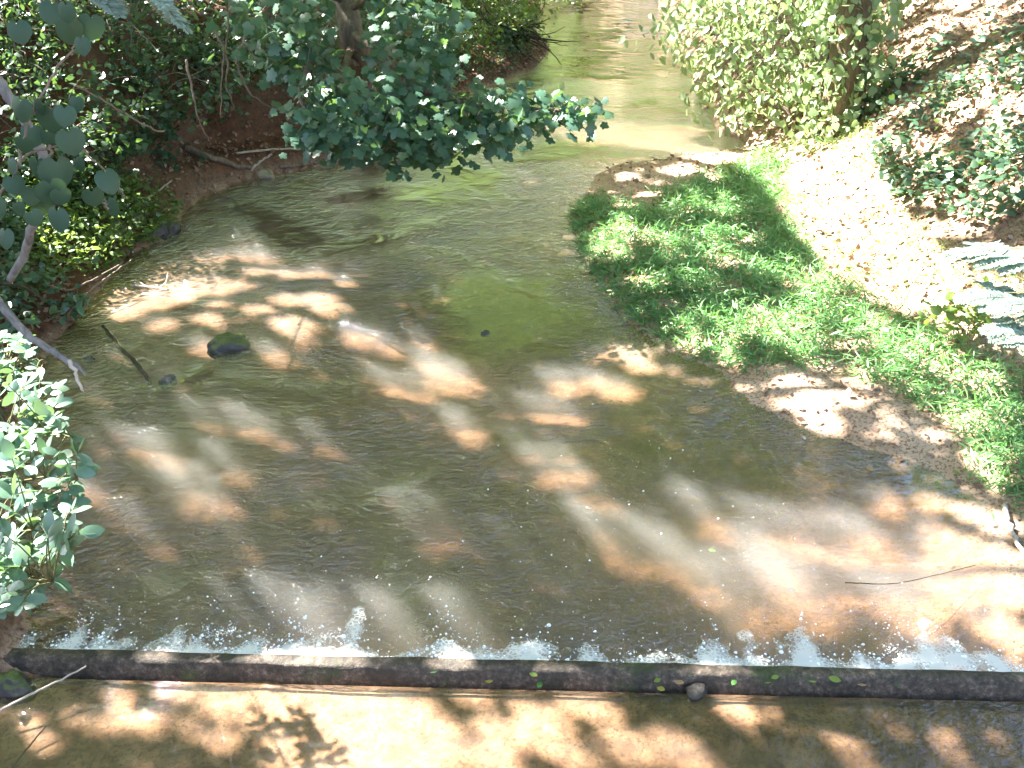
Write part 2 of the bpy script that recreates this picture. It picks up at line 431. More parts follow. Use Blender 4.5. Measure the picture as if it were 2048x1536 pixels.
# ------------------------------------------------------------------ weir
m_conc, nt, out = mat('weathered_concrete')
co = objco(nt)
h = noise_node(nt, 30, 6, .7, co); g = noise_node(nt, 6, 5, .7, co)
c = ramp(nt, h, [(.3, (.03, .023, .017)), (.52, (.11, .083, .06)), (.72, (.27, .21, .165))])
c = mixc(nt, ramp(nt, g, [(.42, (0, 0, 0)), (.6, (.85, .85, .85))]), c, (.028, .024, .018))
c = mixc(nt, ramp(nt, noise_node(nt, 3.1, 4, .6, co), [(.56, (0, 0, 0)), (.66, (.7, .7, .7))]), c, (.05, .075, .018))
lk(nt, princ(nt, c, .7, .4, bump(nt, mathn(nt, 'ADD', h, g), .8, .02)).outputs[0], out.inputs[0])
mb = MB()
Vw = []; Fw = []
NS = 260; prof = [(.05, -1.0), (.05, .008), (.043, .016), (-.02, .014), (-.035, .002), (-.045, -.05), (-.06, -.11), (-.08, -1.0)]
for i in range(NS + 1):
    s = -3.0 + (np.linalg.norm(W1 - W0) + 8) * i / NS
    for k, (a, z) in enumerate(prof):
        j = fbm(np.array(s * 3.1), np.array(k * .9), 4) * (.042 if 1 < k < 7 else 0)
        q = W0 + wdir * s + wnor * (a + j)
        Vw.append((q[0], q[1], z + fbm(np.array(s * 4.3 + 50), np.array(k * 1.3), 4) * (.02 if 2 <= k < 7 else .004)))
K = len(prof)
for i in range(NS):
    for k in range(K - 1):
        a = i * K + k
        Fw.append((a, a + K, a + K + 1, a + 1))
weir = new_mesh('concrete_weir', Vw, Fw, m_conc, smooth=True)
tag(weir, 'low dark stained concrete weir running straight across the stream', 'weir')

# ------------------------------------------------------------------ sun, sky, camera
AZ_S = unit(np.array([-.86, .51])); EL = math.radians(46)
SUN = np.array([AZ_S[0] * math.cos(EL), AZ_S[1] * math.cos(EL), math.sin(EL)])
sd = bpy.data.lights.new('sun', 'SUN'); sd.energy = 5.0; sd.angle = math.radians(.53); sd.color = (1, .96, .91)
so = bpy.data.objects.new('sun', sd); COL.objects.link(so); so.rotation_euler = Vector(-SUN).to_track_quat('-Z', 'Y').to_euler(); so.location = (-20, 12, 30)
w = bpy.data.worlds.new('World'); sc.world = w; w.use_nodes = True
nt = w.node_tree
sky = nt.nodes.new('ShaderNodeTexSky'); sky.sky_type = 'NISHITA'; sky.sun_disc = False; sky.sun_elevation = EL
sky.sun_rotation = math.atan2(SUN[0], SUN[1]); sky.air_density = 1.0; sky.dust_density = 2.0
bg = nt.nodes['Background']; bg.inputs[1].default_value = .09; lk(nt, sky.outputs[0], bg.inputs[0])
cd = bpy.data.cameras.new('camera'); cd.sensor_width = 36; cd.lens = 36 * F / 2048; cd.clip_end = 500; cd.clip_start = .05
cam = bpy.data.objects.new('camera', cd); COL.objects.link(cam); cam.location = CAM; cam.rotation_euler = (math.pi / 2 - PITCH, 0, 0); sc.camera = cam
vs = sc.view_settings; vs.view_transform = 'Standard'; vs.look = 'None'; vs.gamma = 1; vs.exposure = 3.5
cy = sc.cycles; cy.use_denoising = True; cy.denoiser = 'OPENIMAGEDENOISE'
cy.max_bounces = 7; cy.diffuse_bounces = 3; cy.glossy_bounces = 3; cy.transmission_bounces = 4; cy.volume_bounces = 2; cy.transparent_max_bounces = 10
cy.sample_clamp_indirect = 6; cy.caustics_reflective = False; cy.caustics_refractive = False
#==PART2==
# ------------------------------------------------------------------ where the sun gets through the crowns
def to_g(P):
    P = np.asarray(P, float)
    return P[..., :2] - SUN[:2] * (P[..., 2:3] / SUN[2])
def gmetric(dx, dy):
    a = dx * AZ_S[0] + dy * AZ_S[1]; b = -dx * AZ_S[1] + dy * AZ_S[0]
    return np.hypot(a * math.sin(EL), b)
GAPS = [  # pixel, half size in pixels: patches of sun on the bed, the bars and the banks
 (365,530,62),(290,520,36),(430,515,34),(250,622,40),(350,600,30),(205,650,26),(480,575,20),(510,545,24),(580,550,28),(640,550,24),(580,602,28),(520,622,20),(590,655,36),(650,625,18),(690,570,20),(690,620,15),(420,640,24),(440,610,15),(330,652,20),(410,702,24),(560,722,24),(610,690,15),
 (600,430,13),(680,420,16),(505,445,22),(465,475,28),(560,468,20),(720,685,28),(790,710,20),(850,692,16),(860,737,20),(912,772,46),(820,797,20),(780,790,15),(845,802,26),(1050,720,32),(1010,690,15),(1100,680,15),(1250,706,38),(1160,717,28),(1190,772,32),(1130,782,32),(1240,792,32),(1080,832,24),(1140,847,32),(940,872,28),(880,600,12),(1000,522,24),(1000,640,22),(1060,365,14),(1285,742,24),(1340,742,15),
 (430,866,24),(520,876,24),(580,902,18),(650,902,18),(350,932,28),(300,916,18),(402,1016,34),(460,1026,24),(480,960,22),(160,992,28),(190,1010,15),(330,1112,20),(250,1052,15),(1160,952,32),(1110,982,28),(1190,1012,32),(1130,1032,28),(1210,1082,16),(1240,1132,24),(1275,1142,18),(1060,932,18),(1000,940,15),(880,1110,13),(660,1040,12),
 (1540,1122,62),(1460,1082,42),(1620,1112,32),(1750,1112,42),(1680,1132,32),(1790,1032,24),(1860,1012,22),(1905,1092,36),(1955,1152,66),(1885,1152,46),(2030,1192,42),(2000,1052,32),(1990,1262,32),(2040,1292,32),(1500,1242,42),(1430,1202,36),(1640,1252,42),(1580,1202,32),(1850,1252,46),(1780,1222,36),(1350,1152,20),(1900,1205,40),(2000,1120,40),(1930,1030,22),(1700,1205,25),
 (1250,268,70),(1310,285,55),(1180,280,36),(1390,302,38),(1430,312,42),(1350,262,46),(1120,262,30),(1230,103,38),(1180,98,22),(1290,118,22),(1140,36,30),(1190,40,26),(1280,52,20),(1330,62,14),(1250,182,30),(1310,176,22),(1200,4,40),(1290,4,40),(1120,200,14),(1380,160,16),
 (690,1440,120),(610,1400,62),(800,1480,110),(545,1390,44),(450,1402,50),(950,1402,42),(1000,1472,50),(1100,1452,52),(1180,1422,44),(880,1372,32),(740,1382,36),(900,1502,44),(1250,1492,42),(1330,1482,32),(1385,1528,32),(1700,1500,22),(1500,1440,16),(1545,1450,16),(350,1382,36),(250,1402,24),(230,1440,24),(300,1452,28),(380,1462,24),(150,1440,20),(90,1492,20),(60,1440,15),(450,1482,22),(1900,1482,22),(560,1332,13),(885,1360,24),(1010,1356,32),(780,1350,20),(645,1342,15),(1908,1374,20),(600,1510,60),(1000,1530,50),(1130,1520,40),
 (1600,772,34),(1650,792,24),(1620,822,18),(1700,802,24),(1780,842,18),(1680,862,15),(1560,802,15),(1632,842,22),(1250,350,15),(1300,390,20),(1360,340,24),(1420,320,24),(1440,362,20),(1250,412,15),(1280,432,12),(1400,400,12),
 (1350,612,22),(1310,582,18),(1420,572,22),(1480,652,24),(1400,690,22),(1530,640,26),(1250,520,14),(1380,480,12),(1580,700,26),(1640,650,30),(1470,720,18),(1960,930,22),(2020,880,22),(2000,960,25),(1880,880,14),(1980,820,15),
 (400,570,55),(300,600,45),(230,590,36),(520,520,38),(640,600,34),(160,600,26),(180,440,55),(130,482,42),(230,420,30),(90,400,24),(240,470,28),(300,470,22),(60,520,18),(320,570,40),(150,590,18),
 (1000,60,14),(1040,105,8),(980,110,12),(930,60,10),(1000,20,14),(940,140,8),
]
gaps = []
gp = np.array(GAPS, float)
HP = hit(gp[:, 0], gp[:, 1])
for (u, v, r), P in zip(GAPS, HP):
    if v > 1375: r *= .66 if (u < 460 or u > 1200) else (.82 if r > 60 else .72)
    gaps.append((*to_g(P), (r * np.linalg.norm(P - CAM) / F * (.88 if r < 60 else 1.0) + (.04 if v > 340 else .12))))
def gap3(u, v, dist, rpx):
    P = at(np.array(float(u)), np.array(float(v)), dist); gaps.append((*to_g(P), rpx * dist / F))
# sun on the bush that leans over the water, on the near shrub, on frond tips and the end of the bough
for u, v, d_, r in [(1420,40,18.5,70),(1480,30,18,80),(1550,40,17.5,90),(1620,60,17.2,80),(1500,110,17.5,80),(1580,120,17.2,80),(1450,160,17.5,60),(1530,190,17.2,70),(1600,190,17,70),(1660,130,17,60),(1690,30,17.2,60),(1400,100,18.5,40),
                    (2010,500,4.4,120),(2030,600,4.35,150),(1960,540,4.45,100),(2100,560,4.4,130),(1990,640,4.35,90),(1110,205,11.1,45),(1150,218,11.1,40),(1130,235,11.1,35),(330,10,3.6,45),(215,10,3.6,30),(120,5,3.6,40)]:
    gap3(u, v, d_, r)
for u, v, r in [(20,680,60),(70,720,60),(40,760,70),(100,780,55),(50,840,80),(120,860,60),(60,920,80),(140,930,50),(50,1000,85),(130,1010,60),(60,1080,80),(140,1080,50),(40,1160,70),(100,1160,50),(20,1220,50)]:
    gap3(u, v, float((H - 1.9) / -ray(np.array(float(u)), np.array(float(v)))[2]), r)
LIT_POLY = [(1470,345),(1500,300),(1560,270),(1640,230),(1700,190),(1745,250),(1780,330),(1810,420),(1880,490),(1960,540),(2100,580),(2100,720),(1990,715),(1930,690),(1850,640),(1720,600),(1650,540),(1590,470),(1545,390)]
lp = np.array(LIT_POLY, float); lg = to_g(hit(lp[:, 0], lp[:, 1]))
# small chinks of light over both banks
ck = sample_poly([(1720,0),(2048,0),(2048,470),(1900,480),(1800,400),(1760,300),(1720,200)], 260)
for (u, v), P in zip(ck, hit(ck[:, 0], ck[:, 1])): gaps.append((*to_g(P), rng.uniform(.06, .20)))
ck = sample_poly([(0,0),(640,0),(600,170),(420,230),(300,260),(230,300),(0,480)], 240)
for (u, v), P in zip(ck, hit(ck[:, 0], ck[:, 1])): gaps.append((*to_g(P + np.array([0.15, -.15, .15])), rng.uniform(.04, .10)))
ck = sample_poly([(1150,440),(1500,400),(1600,500),(1700,620),(1900,700),(2048,790),(2048,980),(1800,790),(1500,720),(1350,700),(1200,560)], 130)
for (u, v), P in zip(ck, hit(ck[:, 0], ck[:, 1])): gaps.append((*to_g(P), rng.uniform(.06, .20)))
gaps = np.array(gaps)
def blocked(gx, gy):
    """True where a leaf may grow: it would not close one of the gaps"""
    keep = ~inpoly(lg, gx, gy)
    for x, y, r in gaps:
        keep &= gmetric(gx - x, gy - y) > r
    return keep

M_CAN = leaf_mat('canopy_leaf', [(.035, .085, .022), (.06, .13, .03), (.05, .10, .02), (.09, .16, .035)], (.48, .65, .18), .55, .4, .4)
M_BARK = bark_mat('tree_bark', (.06, .045, .035), (.20, .165, .13), .3)
def crown_leaves(n, lo, hi, thin=None):
    P = rng.uniform(lo, hi, (n, 3))
    return P
# trunks of the tall trees that shade the pool (left bank) and of those further up the stream
TALL = [(-9.0, 12.5, 'tall tree on the left bank behind the leaning maple'), (-12.5, 22.0, 'tall tree set back on the left bank behind the vines'), (-6.0, 27.0, 'tall tree at the left water edge beyond the root mass'),
        (-11.0, 34.0, 'slender tall tree beyond the far bend of the stream'), (-10.5, 3.6, 'tall tree leaning in above the near leafy shrub on the left'), (-5, 39., 'broad tall tree closing the view up the stream')]
trunks = np.array([t[:2] for t in TALL])
NL = 350000
zc = rng.uniform(7.0, 13.5, NL)
gx = rng.uniform(-9.5, 15, NL); gy = rng.uniform(-3, 40, NL)
dens_keep = rng.random(NL) < np.where(gy > 23, .5, 1.0)
k = blocked(gx, gy) & dens_keep
gx, gy, zc = gx[k], gy[k], zc[k]
CP = np.stack([gx + SUN[0] / SUN[2] * zc, gy + SUN[1] / SUN[2] * zc, zc], -1)
own = ((CP[:, None, :2] - trunks[None]) ** 2).sum(-1).argmin(1)
for i, (tx, ty, lab) in enumerate(TALL):
    z0 = float(hz(tx, ty)) - .3
    t = thing('tall_tree', (tx, ty, z0), lab, 'tree', 'tall trees shading the stream')
    mine = CP[own == i]
    top = np.array([tx + rng.uniform(-.6, .6), ty + rng.uniform(-.6, .6), 13.0])
    tr = curve([(tx, ty, z0), (tx + .2, ty + .1, 4.5), (tx + .1, ty - .2, 9), top], 14)
    mb = MB(); mb.tube(tr, np.linspace(.26, .05, 14), 10)
    for q in range(min(16, len(mine))):
        e = mine[rng.integers(len(mine))]
        s = tr[rng.integers(6, 13)]
        g_ = to_g(np.linspace(s, e, 9))
        if (~blocked(g_[:, 0], g_[:, 1])).sum() > 3: continue
        mb.tube(curve([s, (s + e) / 2 + np.array([0, 0, .5]), e], 8, .05), np.linspace(.07, .012, 8), 6)
    mb.build('trunk', M_BARK, t)
    n = len(mine)
    X = unit(rng.normal(0, 1, (n, 3)) * [1, 1, .5]); S = rng.uniform(.16, .27, n)
    leaves('crown', T_QUAD, mine - X * S[:, None] * .5, X, up_normals(n, .65), S, M_CAN, t)

# trees further up the stream, seen only mirrored in the water
M_FAR = leaf_mat('upstream_leaf', [(.05, .10, .015), (.08, .15, .02), (.11, .18, .03), (.04, .08, .015)], (.44, .58, .08), .5, .45, .3)
UPT = [(7.5, 34, 'upright tree on the right bank past the sunlit bush'), (11, 26, 'tree high on the right slope above the leaf litter'), (2.5, 44, 'tree straddling the far bend in line with the stream'),
       (9, 46, 'far tree on the right side of the bend'), (-2.0, 50, 'farthest tree at the end of the reach'), (15, 37, 'outermost tree on the right slope'),
       (-9, 56, 'leftmost tree of the far row closing the reach'), (-3.5, 60, 'tree in the far row left of the bend axis'), (1.5, 57, 'tree in the far row right behind the bend'), (6, 60, 'tree in the far row right of the bend'), (11, 56, 'tree in the far row below the right hill'), (17, 54, 'rightmost tree of the far row')]
for tx, ty, lab in UPT:
    z0 = float(hz(tx, ty)) - .3
    t = thing('upstream_tree', (tx, ty, z0), lab, 'tree', 'trees up the stream')
    mb = MB(); tr = curve([(tx, ty, z0), (tx + rng.uniform(-.8, .8), ty, z0 + 5), (tx + rng.uniform(-1, 1), ty, 15)], 12)
    mb.tube(tr, np.linspace(.3, .05, 12), 9)
    fr_ = ty > 50; nc = 110 if fr_ else 70
    cs = np.stack([tx + rng.normal(0, 2.6 if fr_ else 2.0, nc), ty + rng.normal(0, 1.8, nc), rng.uniform(max(.6 if fr_ else 2.5, z0 + .6), 16, nc)], -1)
    for c_ in cs[::4]:
        s = tr[np.abs(tr[:, 2] - (c_[2] - 1)).argmin()]
        mb.tube(curve([s, (s + c_) / 2 + [0, 0, .3], c_], 6, .05), np.linspace(.06, .012, 6), 5)
    mb.build('trunk', M_BARK, t)
    P = cloud(cs, 140, .55)
    g_ = to_g(P); P = P[blocked(g_[:, 0], g_[:, 1])]
    leaves('crown', T_QUAD, P, rdir(len(P)), up_normals(len(P), .7), rng.uniform(.16, .28, len(P)) * (1.3 if fr_ else 1), M_FAR, t)
# ------------------------------------------------------------------ leaf colours
M_IVY = leaf_mat('bank_leaf', [(.03, .075, .045), (.05, .11, .055), (.035, .09, .06), (.07, .12, .05)], (.16, .30, .05), .28, .38, .6)
M_MAPLE = leaf_mat('maple_leaf', [(.055, .12, .085), (.07, .15, .10), (.06, .14, .105), (.085, .16, .08)], (.16, .30, .06), .3, .36, .65)
M_GRASS = leaf_mat('grass_blade', [(.09, .24, .08), (.12, .30, .10), (.17, .35, .12), (.30, .40, .18)], (.22, .46, .09), .34, .42, .5)
M_SHRUB = leaf_mat('shrub_leaf', [(.14, .25, .18), (.18, .29, .22), (.12, .22, .15), (.19, .29, .18)], (.22, .38, .10), .28, .30, .7)
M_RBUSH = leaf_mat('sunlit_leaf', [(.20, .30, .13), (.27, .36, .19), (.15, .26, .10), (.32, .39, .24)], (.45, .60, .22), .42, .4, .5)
M_WEED = leaf_mat('weed_leaf', [(.08, .16, .04), (.12, .20, .06), (.15, .22, .07)], (.35, .48, .08), .38, .45, .4)
M_MIM = leaf_mat('mimosa_leaflet', [(.30, .40, .34), (.36, .46, .40)], (.25, .40, .20), .25, .4, .6)
M_LIT = leaf_mat('dead_leaf', [(.19, .105, .07), (.33, .20, .135), (.26, .13, .085), (.48, .34, .26), (.14, .075, .05)], (.25, .12, .05), .12, .6, .3)
M_TWIG = bark_mat('twig_bark', (.10, .075, .055), (.27, .21, .16))
M_DARKW = bark_mat('dark_wood', (.035, .026, .02), (.10, .072, .055), .25)
M_PALEW = bark_mat('bleached_wood', (.30, .25, .20), (.52, .46, .40))
M_STEM = bark_mat('green_stem', (.09, .10, .04), (.17, .15, .07))
M_GREYB = bark_mat('grey_bark', (.09, .085, .08), (.26, .24, .225))

def on_ground(n, x0, x1, y0, y1):
    x = rng.uniform(x0, x1, n); y = rng.uniform(y0, y1, n)
    return np.stack([x, y, hz(x, y)], -1)
def mask(P, poly):
    u, v = px(P); return inpoly(poly, u, v)
def dry(P): return ~inpoly(WATER_POLY, P[:, 0], P[:, 1]) & (weir_d(P[:, 0], P[:, 1]) > .1)

# ------------------------------------------------------------------ grass, litter, ground ivy
GRASS_POLY = [(1132,415),(1180,392),(1250,432),(1345,385),(1440,350),(1540,312),(1560,335),(1555,400),(1600,480),(1650,560),(1740,620),(1860,670),(1960,740),(2048,765),(2600,900),(2700,1500),(2300,1340),(2130,1110),(2048,1020),(1960,965),(1905,855),(1800,785),(1680,735),(1560,728),(1460,738),(1340,692),(1240,625),(1186,560),(1138,490)]
P = on_ground(330000, 0, 9, 4, 18); P = P[dry(P)]
uj, vj = px(P); P = P[inpoly(GRASS_POLY, uj + rng.normal(0, 16, len(P)), vj + rng.normal(0, 9, len(P)))]
nse = fbm(P[:, 0] * 1.6, P[:, 1] * 1.6, 3) + .5
hole = fbm(P[:, 0] * 5 + 3, P[:, 1] * 5, 3)
P = P[rng.random(len(P)) < np.clip(nse * 2.0 + .1, .15, 1) * np.where(hole < -.13, .12, 1)]
dS_ = seg_dist(R, P[:, 0], P[:, 1])
n = len(P); P = P + np.stack([rng.normal(0, .02, n), rng.normal(0, .02, n), rng.random(n) ** 1.4 * (.03 + .12 * sstep(.0, .8, dS_))], -1)
X = unit(rng.normal(0, 1, (n, 3)) * [1, 1, .45] + [0, 0, .25])
grass = leaves('grass', T_BLADE, P, X, up_normals(n, .5), rng.uniform(.07, .16, n), M_GRASS)
tag(grass, 'lush green stilt grass covering the low right bank', 'grass', kind='stuff')
# thin dry blades and weeds in the sun patch
SUN_POLY = [(1490,330),(1560,290),(1660,220),(1740,240),(1800,420),(1900,500),(2100,560),(2100,790),(1960,740),(1860,670),(1740,620),(1650,560),(1600,480),(1555,400)]
P = on_ground(110000, 1, 9, 5, 20); P = P[dry(P) & mask(P, SUN_POLY)]
P = P[fbm(P[:, 0] * 1.3 + 4, P[:, 1] * 1.3, 3) + rng.normal(0, .12, len(P)) > -.02]
n = len(P); P[:, 2] += rng.random(n) * .12
tag(leaves('weeds', T_BLADE, P, unit(rng.normal(0, 1, (n, 3)) * [1, 1, .5] + [0, 0, .5]), up_normals(n, .6), rng.uniform(.05, .11, n), M_WEED), 'thin sunlit weeds on the bright slope above the grass', 'weeds', kind='stuff')

P = on_ground(210000, -9, 14, 4, 26); P = P[dry(P)]
u, v = px(P)
isl = seg_dist(L, P[:, 0], P[:, 1]) < seg_dist(R, P[:, 0], P[:, 1])
dd_ = np.minimum(seg_dist(L, P[:, 0], P[:, 1]), seg_dist(R, P[:, 0], P[:, 1]))
pr = np.where(isl, np.where(dd_ < .9, .5, .2), np.where(inpoly(GRASS_POLY, u, v), .12, np.where(hz(P[:, 0], P[:, 1]) < .22, .16, np.where(inpoly(SUN_POLY, u, v), .30, .75))))
vis = (u > -150) & (u < 2200) & (v > -60) & (v < 1600)
P = P[(rng.random(len(P)) < pr) & vis]
n = len(P); N = hnorm(P[:, 0], P[:, 1]); P = P + N * rng.uniform(.004, .03, (n, 1))
tag(leaves('leaf_litter', T_QUAD, P, rdir(n) * [1, 1, .5], unit(N + rng.normal(0, .42, (n, 3))), rng.uniform(.04, .10, n), M_LIT), 'brown dead leaves scattered over both banks', 'leaf litter', kind='stuff')

IVY_POLY = [(1700,260),(1760,330),(1720,180),(1850,120),(1990,40),(2048,60),(2400,0),(2400,520),(2048,470),(1960,450),(1860,430),(1790,400),(1760,340)]
P = on_ground(70000, 2, 13, 6, 22); P = P[dry(P) & mask(P, IVY_POLY)]
nn = fbm(P[:, 0] * 1.1 + 31, P[:, 1] * 1.1, 4)
P = P[rng.random(len(P)) < np.clip(.22 + 4.5 * nn, .03, 1)]
n = len(P); N = hnorm(P[:, 0], P[:, 1]); P = P + N * (rng.random((n, 1)) ** 1.4 * .28 + .03)
tag(leaves('ground_ivy', T_IVY, P, rdir(n) * [1, 1, .5] + [-.3, -.4, -.3], unit(N * .6 + up_normals(n, .5, (-.1, -.35, 1))), rng.uniform(.05, .12, n), M_IVY), 'dark green creeping ivy in patches on the right slope', 'ground ivy', kind='stuff')

# left bank: creepers, with the dark bare hollow left open
HOLLOW = [(255,300),(330,255),(430,250),(560,205),(650,215),(760,290),(740,330),(480,372),(352,440),(330,475),(260,440),(225,400),(235,340)]
P = on_ground(420000, -12, 1.5, 4.5, 30); P = P[dry(P)]
dl = seg_dist(L, P[:, 0], P[:, 1]); dr = seg_dist(R, P[:, 0], P[:, 1])
u, v = px(P)
k = (dl < dr) & (dl > .12) & (u > -260) & (v > -160)
P = P[k]; u = u[k]; v = v[k]; dl = dl[k]
hol = inpoly(HOLLOW, u, v)
nn = fbm(P[:, 0] * 1.4 + 11, P[:, 1] * 1.4 + P[:, 2] * 1.2, 4)
pr = np.clip(.45 + 3.2 * nn, .03, 1) * np.where(hol, .05, 1) * np.clip((dl - .1) / .4, .12, 1) * np.clip((13.0 / np.maximum(P[:, 1], 6)), .5, 1)
P = P[rng.random(len(P)) < pr]
n = len(P); N = hnorm(P[:, 0], P[:, 1]); P = P + N * (rng.random((n, 1)) ** 1.2 * .5 + .02)
tag(leaves('undergrowth', T_IVY, P, rdir(n) * [1, 1, .6] + [.2, -.3, -.35], unit(N * .5 + up_normals(n, .55, (.25, -.3, .8))), rng.uniform(.035, .09, n), M_IVY), 'dense dark creepers and ivy covering the steep left bank', 'undergrowth', kind='stuff')
WEEDL = [(20,380),(120,330),(230,360),(330,420),(345,470),(262,505),(215,550),(120,560),(40,520)]
P = on_ground(130000, -8, -2, 7, 16); P = P[dry(P) & mask(P, WEEDL)]
n = len(P); N = hnorm(P[:, 0], P[:, 1]); P = P + N * (rng.random((n, 1)) ** 1.3 * .35 + .01)
tag(leaves('weeds', T_OVAL, P[::2], rdir(len(P[::2])) * [1, 1, .5], up_normals(len(P[::2]), .5, (-.3, 0, 1)), rng.uniform(.05, .11, len(P[::2])), M_WEED), 'pale sunlit weeds on the left shore above the shallows', 'weeds', kind='stuff')

# ------------------------------------------------------------------ generic bush
def bush(name, label, cat, base, limbs, centers, per, rad, tmpl, m_leaf, m_wood, size, droop=.3, spread=.5, r0=.03, group=None, bias=(0, 0, 1), twigs=True, part='foliage', smooth=False):
    t = thing(name, base, label, cat, group)
    paths = []; wb = MB()
    for ps in limbs:
        c = curve(ps, 18, .012); paths.append(c)
        wb.tube(c, np.linspace(r0, r0 * .22, len(c)), 8)
    pts = np.vstack(paths)
    centers = np.asarray(centers, float)
    if twigs:
        for c in centers:
            d = np.linalg.norm(pts - c, axis=1) + .35 * np.abs(pts[:, 2] - c[2]); s = pts[d.argmin()]
            mid = (s + c) / 2 + np.array([0, 0, .10 * np.linalg.norm(c - s)]) + rng.normal(0, .03, 3)
            wb.tube(curve([s, mid, c], 7), np.linspace(min(.010, r0 * .4), .0022, 7), 5)
    wb.build('stems', m_wood, t)
    P = cloud(centers, per, rad)
    n = len(P)
    X = unit(rdir(n) * [1, 1, .5] + [0, 0, -droop])
    leaves(part, tmpl, P, X, up_normals(n, spread, bias), rng.uniform(size * .65, size * 1.2, n), m_leaf, t, smooth)
    return t

# ------------------------------------------------------------------ leaning maple with its bough over the pool
base = hit1(760, 262)
base = base + np.array([-.15, .25, -.1])
mt = thing('leaning_maple', base, 'leaning maple on the left bank with a leafy bough low over the pool', 'tree')
tt = [base, at(720., 130., 13.2), at(690., 0., 13.0), at(655., -260., 13.2), at(600., -560., 13.6)]
tc = curve(tt, 22, .01)
mb = MB(); mb.tube(tc, np.linspace(.17, .10, 22), 14); mb.build('trunk', bark_mat('maple_bark', (.11, .085, .07), (.27, .215, .175), .15), mt)
boughs = [[at(700., 60., 12.9), at(760., 110., 12.0), at(870., 190., 11.6), at(1000., 212., 11.3), at(1150., 222., 11.1)],
          [at(705., 80., 13.0), at(690., 150., 12.0), at(720., 250., 11.3), at(760., 300., 11.0)],
          [at(690., 0., 13.0), at(600., -20., 12.2), at(520., 30., 11.6), at(470., 110., 11.2)],
          [at(690., 20., 13.0), at(800., -10., 12.2), at(880., 60., 11.8)],
          [at(720., 130., 13.0), at(640., 120., 12.0), at(600., 190., 11.5), at(640., 260., 11.2)],
          [at(760., 110., 12.0), at(830., 220., 11.3), at(850., 320., 11.0)]]
bp = []; wb = MB()
for b in boughs:
    c = curve(b, 18, .012); bp.append(c)
    wb.tube(c, np.linspace(.05, .008, 18), 8)
bp = np.vstack(bp)
MP = [([(440,-60),(700,-80),(900,-60),(905,60),(880,130),(900,180),(800,240),(700,230),(620,170),(560,150),(460,130)], 190, 11.1, 12.8),
      ([(600,170),(760,180),(900,178),(1000,180),(1020,240),(1000,292),(930,285),(880,335),(800,325),(740,292),(650,285),(590,235)], 150, 10.6, 11.9),
      ([(1000,185),(1080,190),(1175,222),(1165,245),(1060,250),(1000,262)], 16, 10.9, 11.4),
      ([(1080,195),(1180,225),(1170,240),(1110,245),(1085,225)], 9, 11.0, 11.3),
      ([(585,225),(650,250),(730,285),(720,315),(640,290),(600,270)], 16, 10.7, 11.3)]
cs = []
for poly, n, a, b in MP:
    q = sample_poly(poly, n); cs.append(at(q[:, 0], q[:, 1], rng.uniform(a, b, n)))
cs = np.vstack(cs)
for c in cs[::2]:
    s = bp[(np.linalg.norm(bp - c, axis=1)).argmin()]
    wb.tube(curve([s, (s + c) / 2 + [0, 0, .05], c], 6), np.linspace(.008, .0025, 6), 5)
wb.build('branches', M_TWIG, mt)
P = cloud(cs, 7, .14); P = P[~mask(P, [(655, -200), (712, -200), (738, 95), (728, 135), (690, 130), (668, 40)])]; n = len(P)
leaves('crown', T_MAPLE, P, unit(rdir(n) * [1, 1, .3] + [.1, -.35, -.55]), up_normals(n, .38, (.1, -.45, 1)), rng.uniform(.08, .15, n), M_MAPLE, mt)

# ------------------------------------------------------------------ shrubs of the left bank
SH = [(120, 330, .9, 22, 'tangled dark shrub at the left edge behind the grape leaves'), (60, 180, 1.1, 26, 'glossy shrub high at the left edge of the bank'), (270, 190, 1.0, 26, 'small leaved shrub on the red bank left of the hanging vines'),
      (200, 60, 1.1, 26, 'dark shrub below the hanging frond tips on the upper left bank'), (400, 140, .9, 22, 'drooping shrub at the upper edge of the dark hollow'), (520, 110, .9, 20, 'shrub half hidden left of the maple trunk')]
for u, v, r, nc_, lab in SH:
    b = hit1(u, v); nrm = hnorm(b[0], b[1])
    c0 = b + nrm * .45 + np.array([0, 0, .25])
    cs = c0 + rng.normal(0, 1, (nc_, 3)) * np.array([.5, .5, .38]) * r
    cs[:, 2] = np.maximum(cs[:, 2], hz(cs[:, 0], cs[:, 1]) + .12)
    limbs = [[b, (b + c) / 2 + [0, 0, .25], c] for c in cs[:4]]
    bush('bank_shrub', lab, 'shrub', b, limbs, cs, 32, .15, T_IVY if v % 20 else T_OVAL, M_IVY, M_TWIG, .085, .35, .55, .018, 'shrubs on the left bank', bias=(.25, -.3, .8))
for u, v, r, nc_, lab in [(985, 60, .9, 26, 'bright green bush above the dark roots at the water edge'), (880, 20, 1.2, 26, 'shaded green bush at the top of the bank behind the maple bough'), (930, 125, .6, 16, 'low bush of fresh green leaves between maple bough and stream'), (1075, 10, .9, 22, 'pale bush hanging over the stream beyond the dark roots')]:
    b = hit1(u, v)
    cs = b + np.array([0, 0, .5]) + rng.normal(0, 1, (nc_, 3)) * np.array([.6, .6, .35]) * r
    cs[:, 2] = np.maximum(cs[:, 2], np.maximum(hz(cs[:, 0], cs[:, 1]), 0) + .12)
    bush('bank_bush', lab, 'bush', b, [[b, (b + c) / 2 + [0, 0, .2], c] for c in cs[:4]], cs, 40, .2, T_OVAL, M_WEED, M_TWIG, .12, .3, .55, .02, 'bushes at the far left bank')
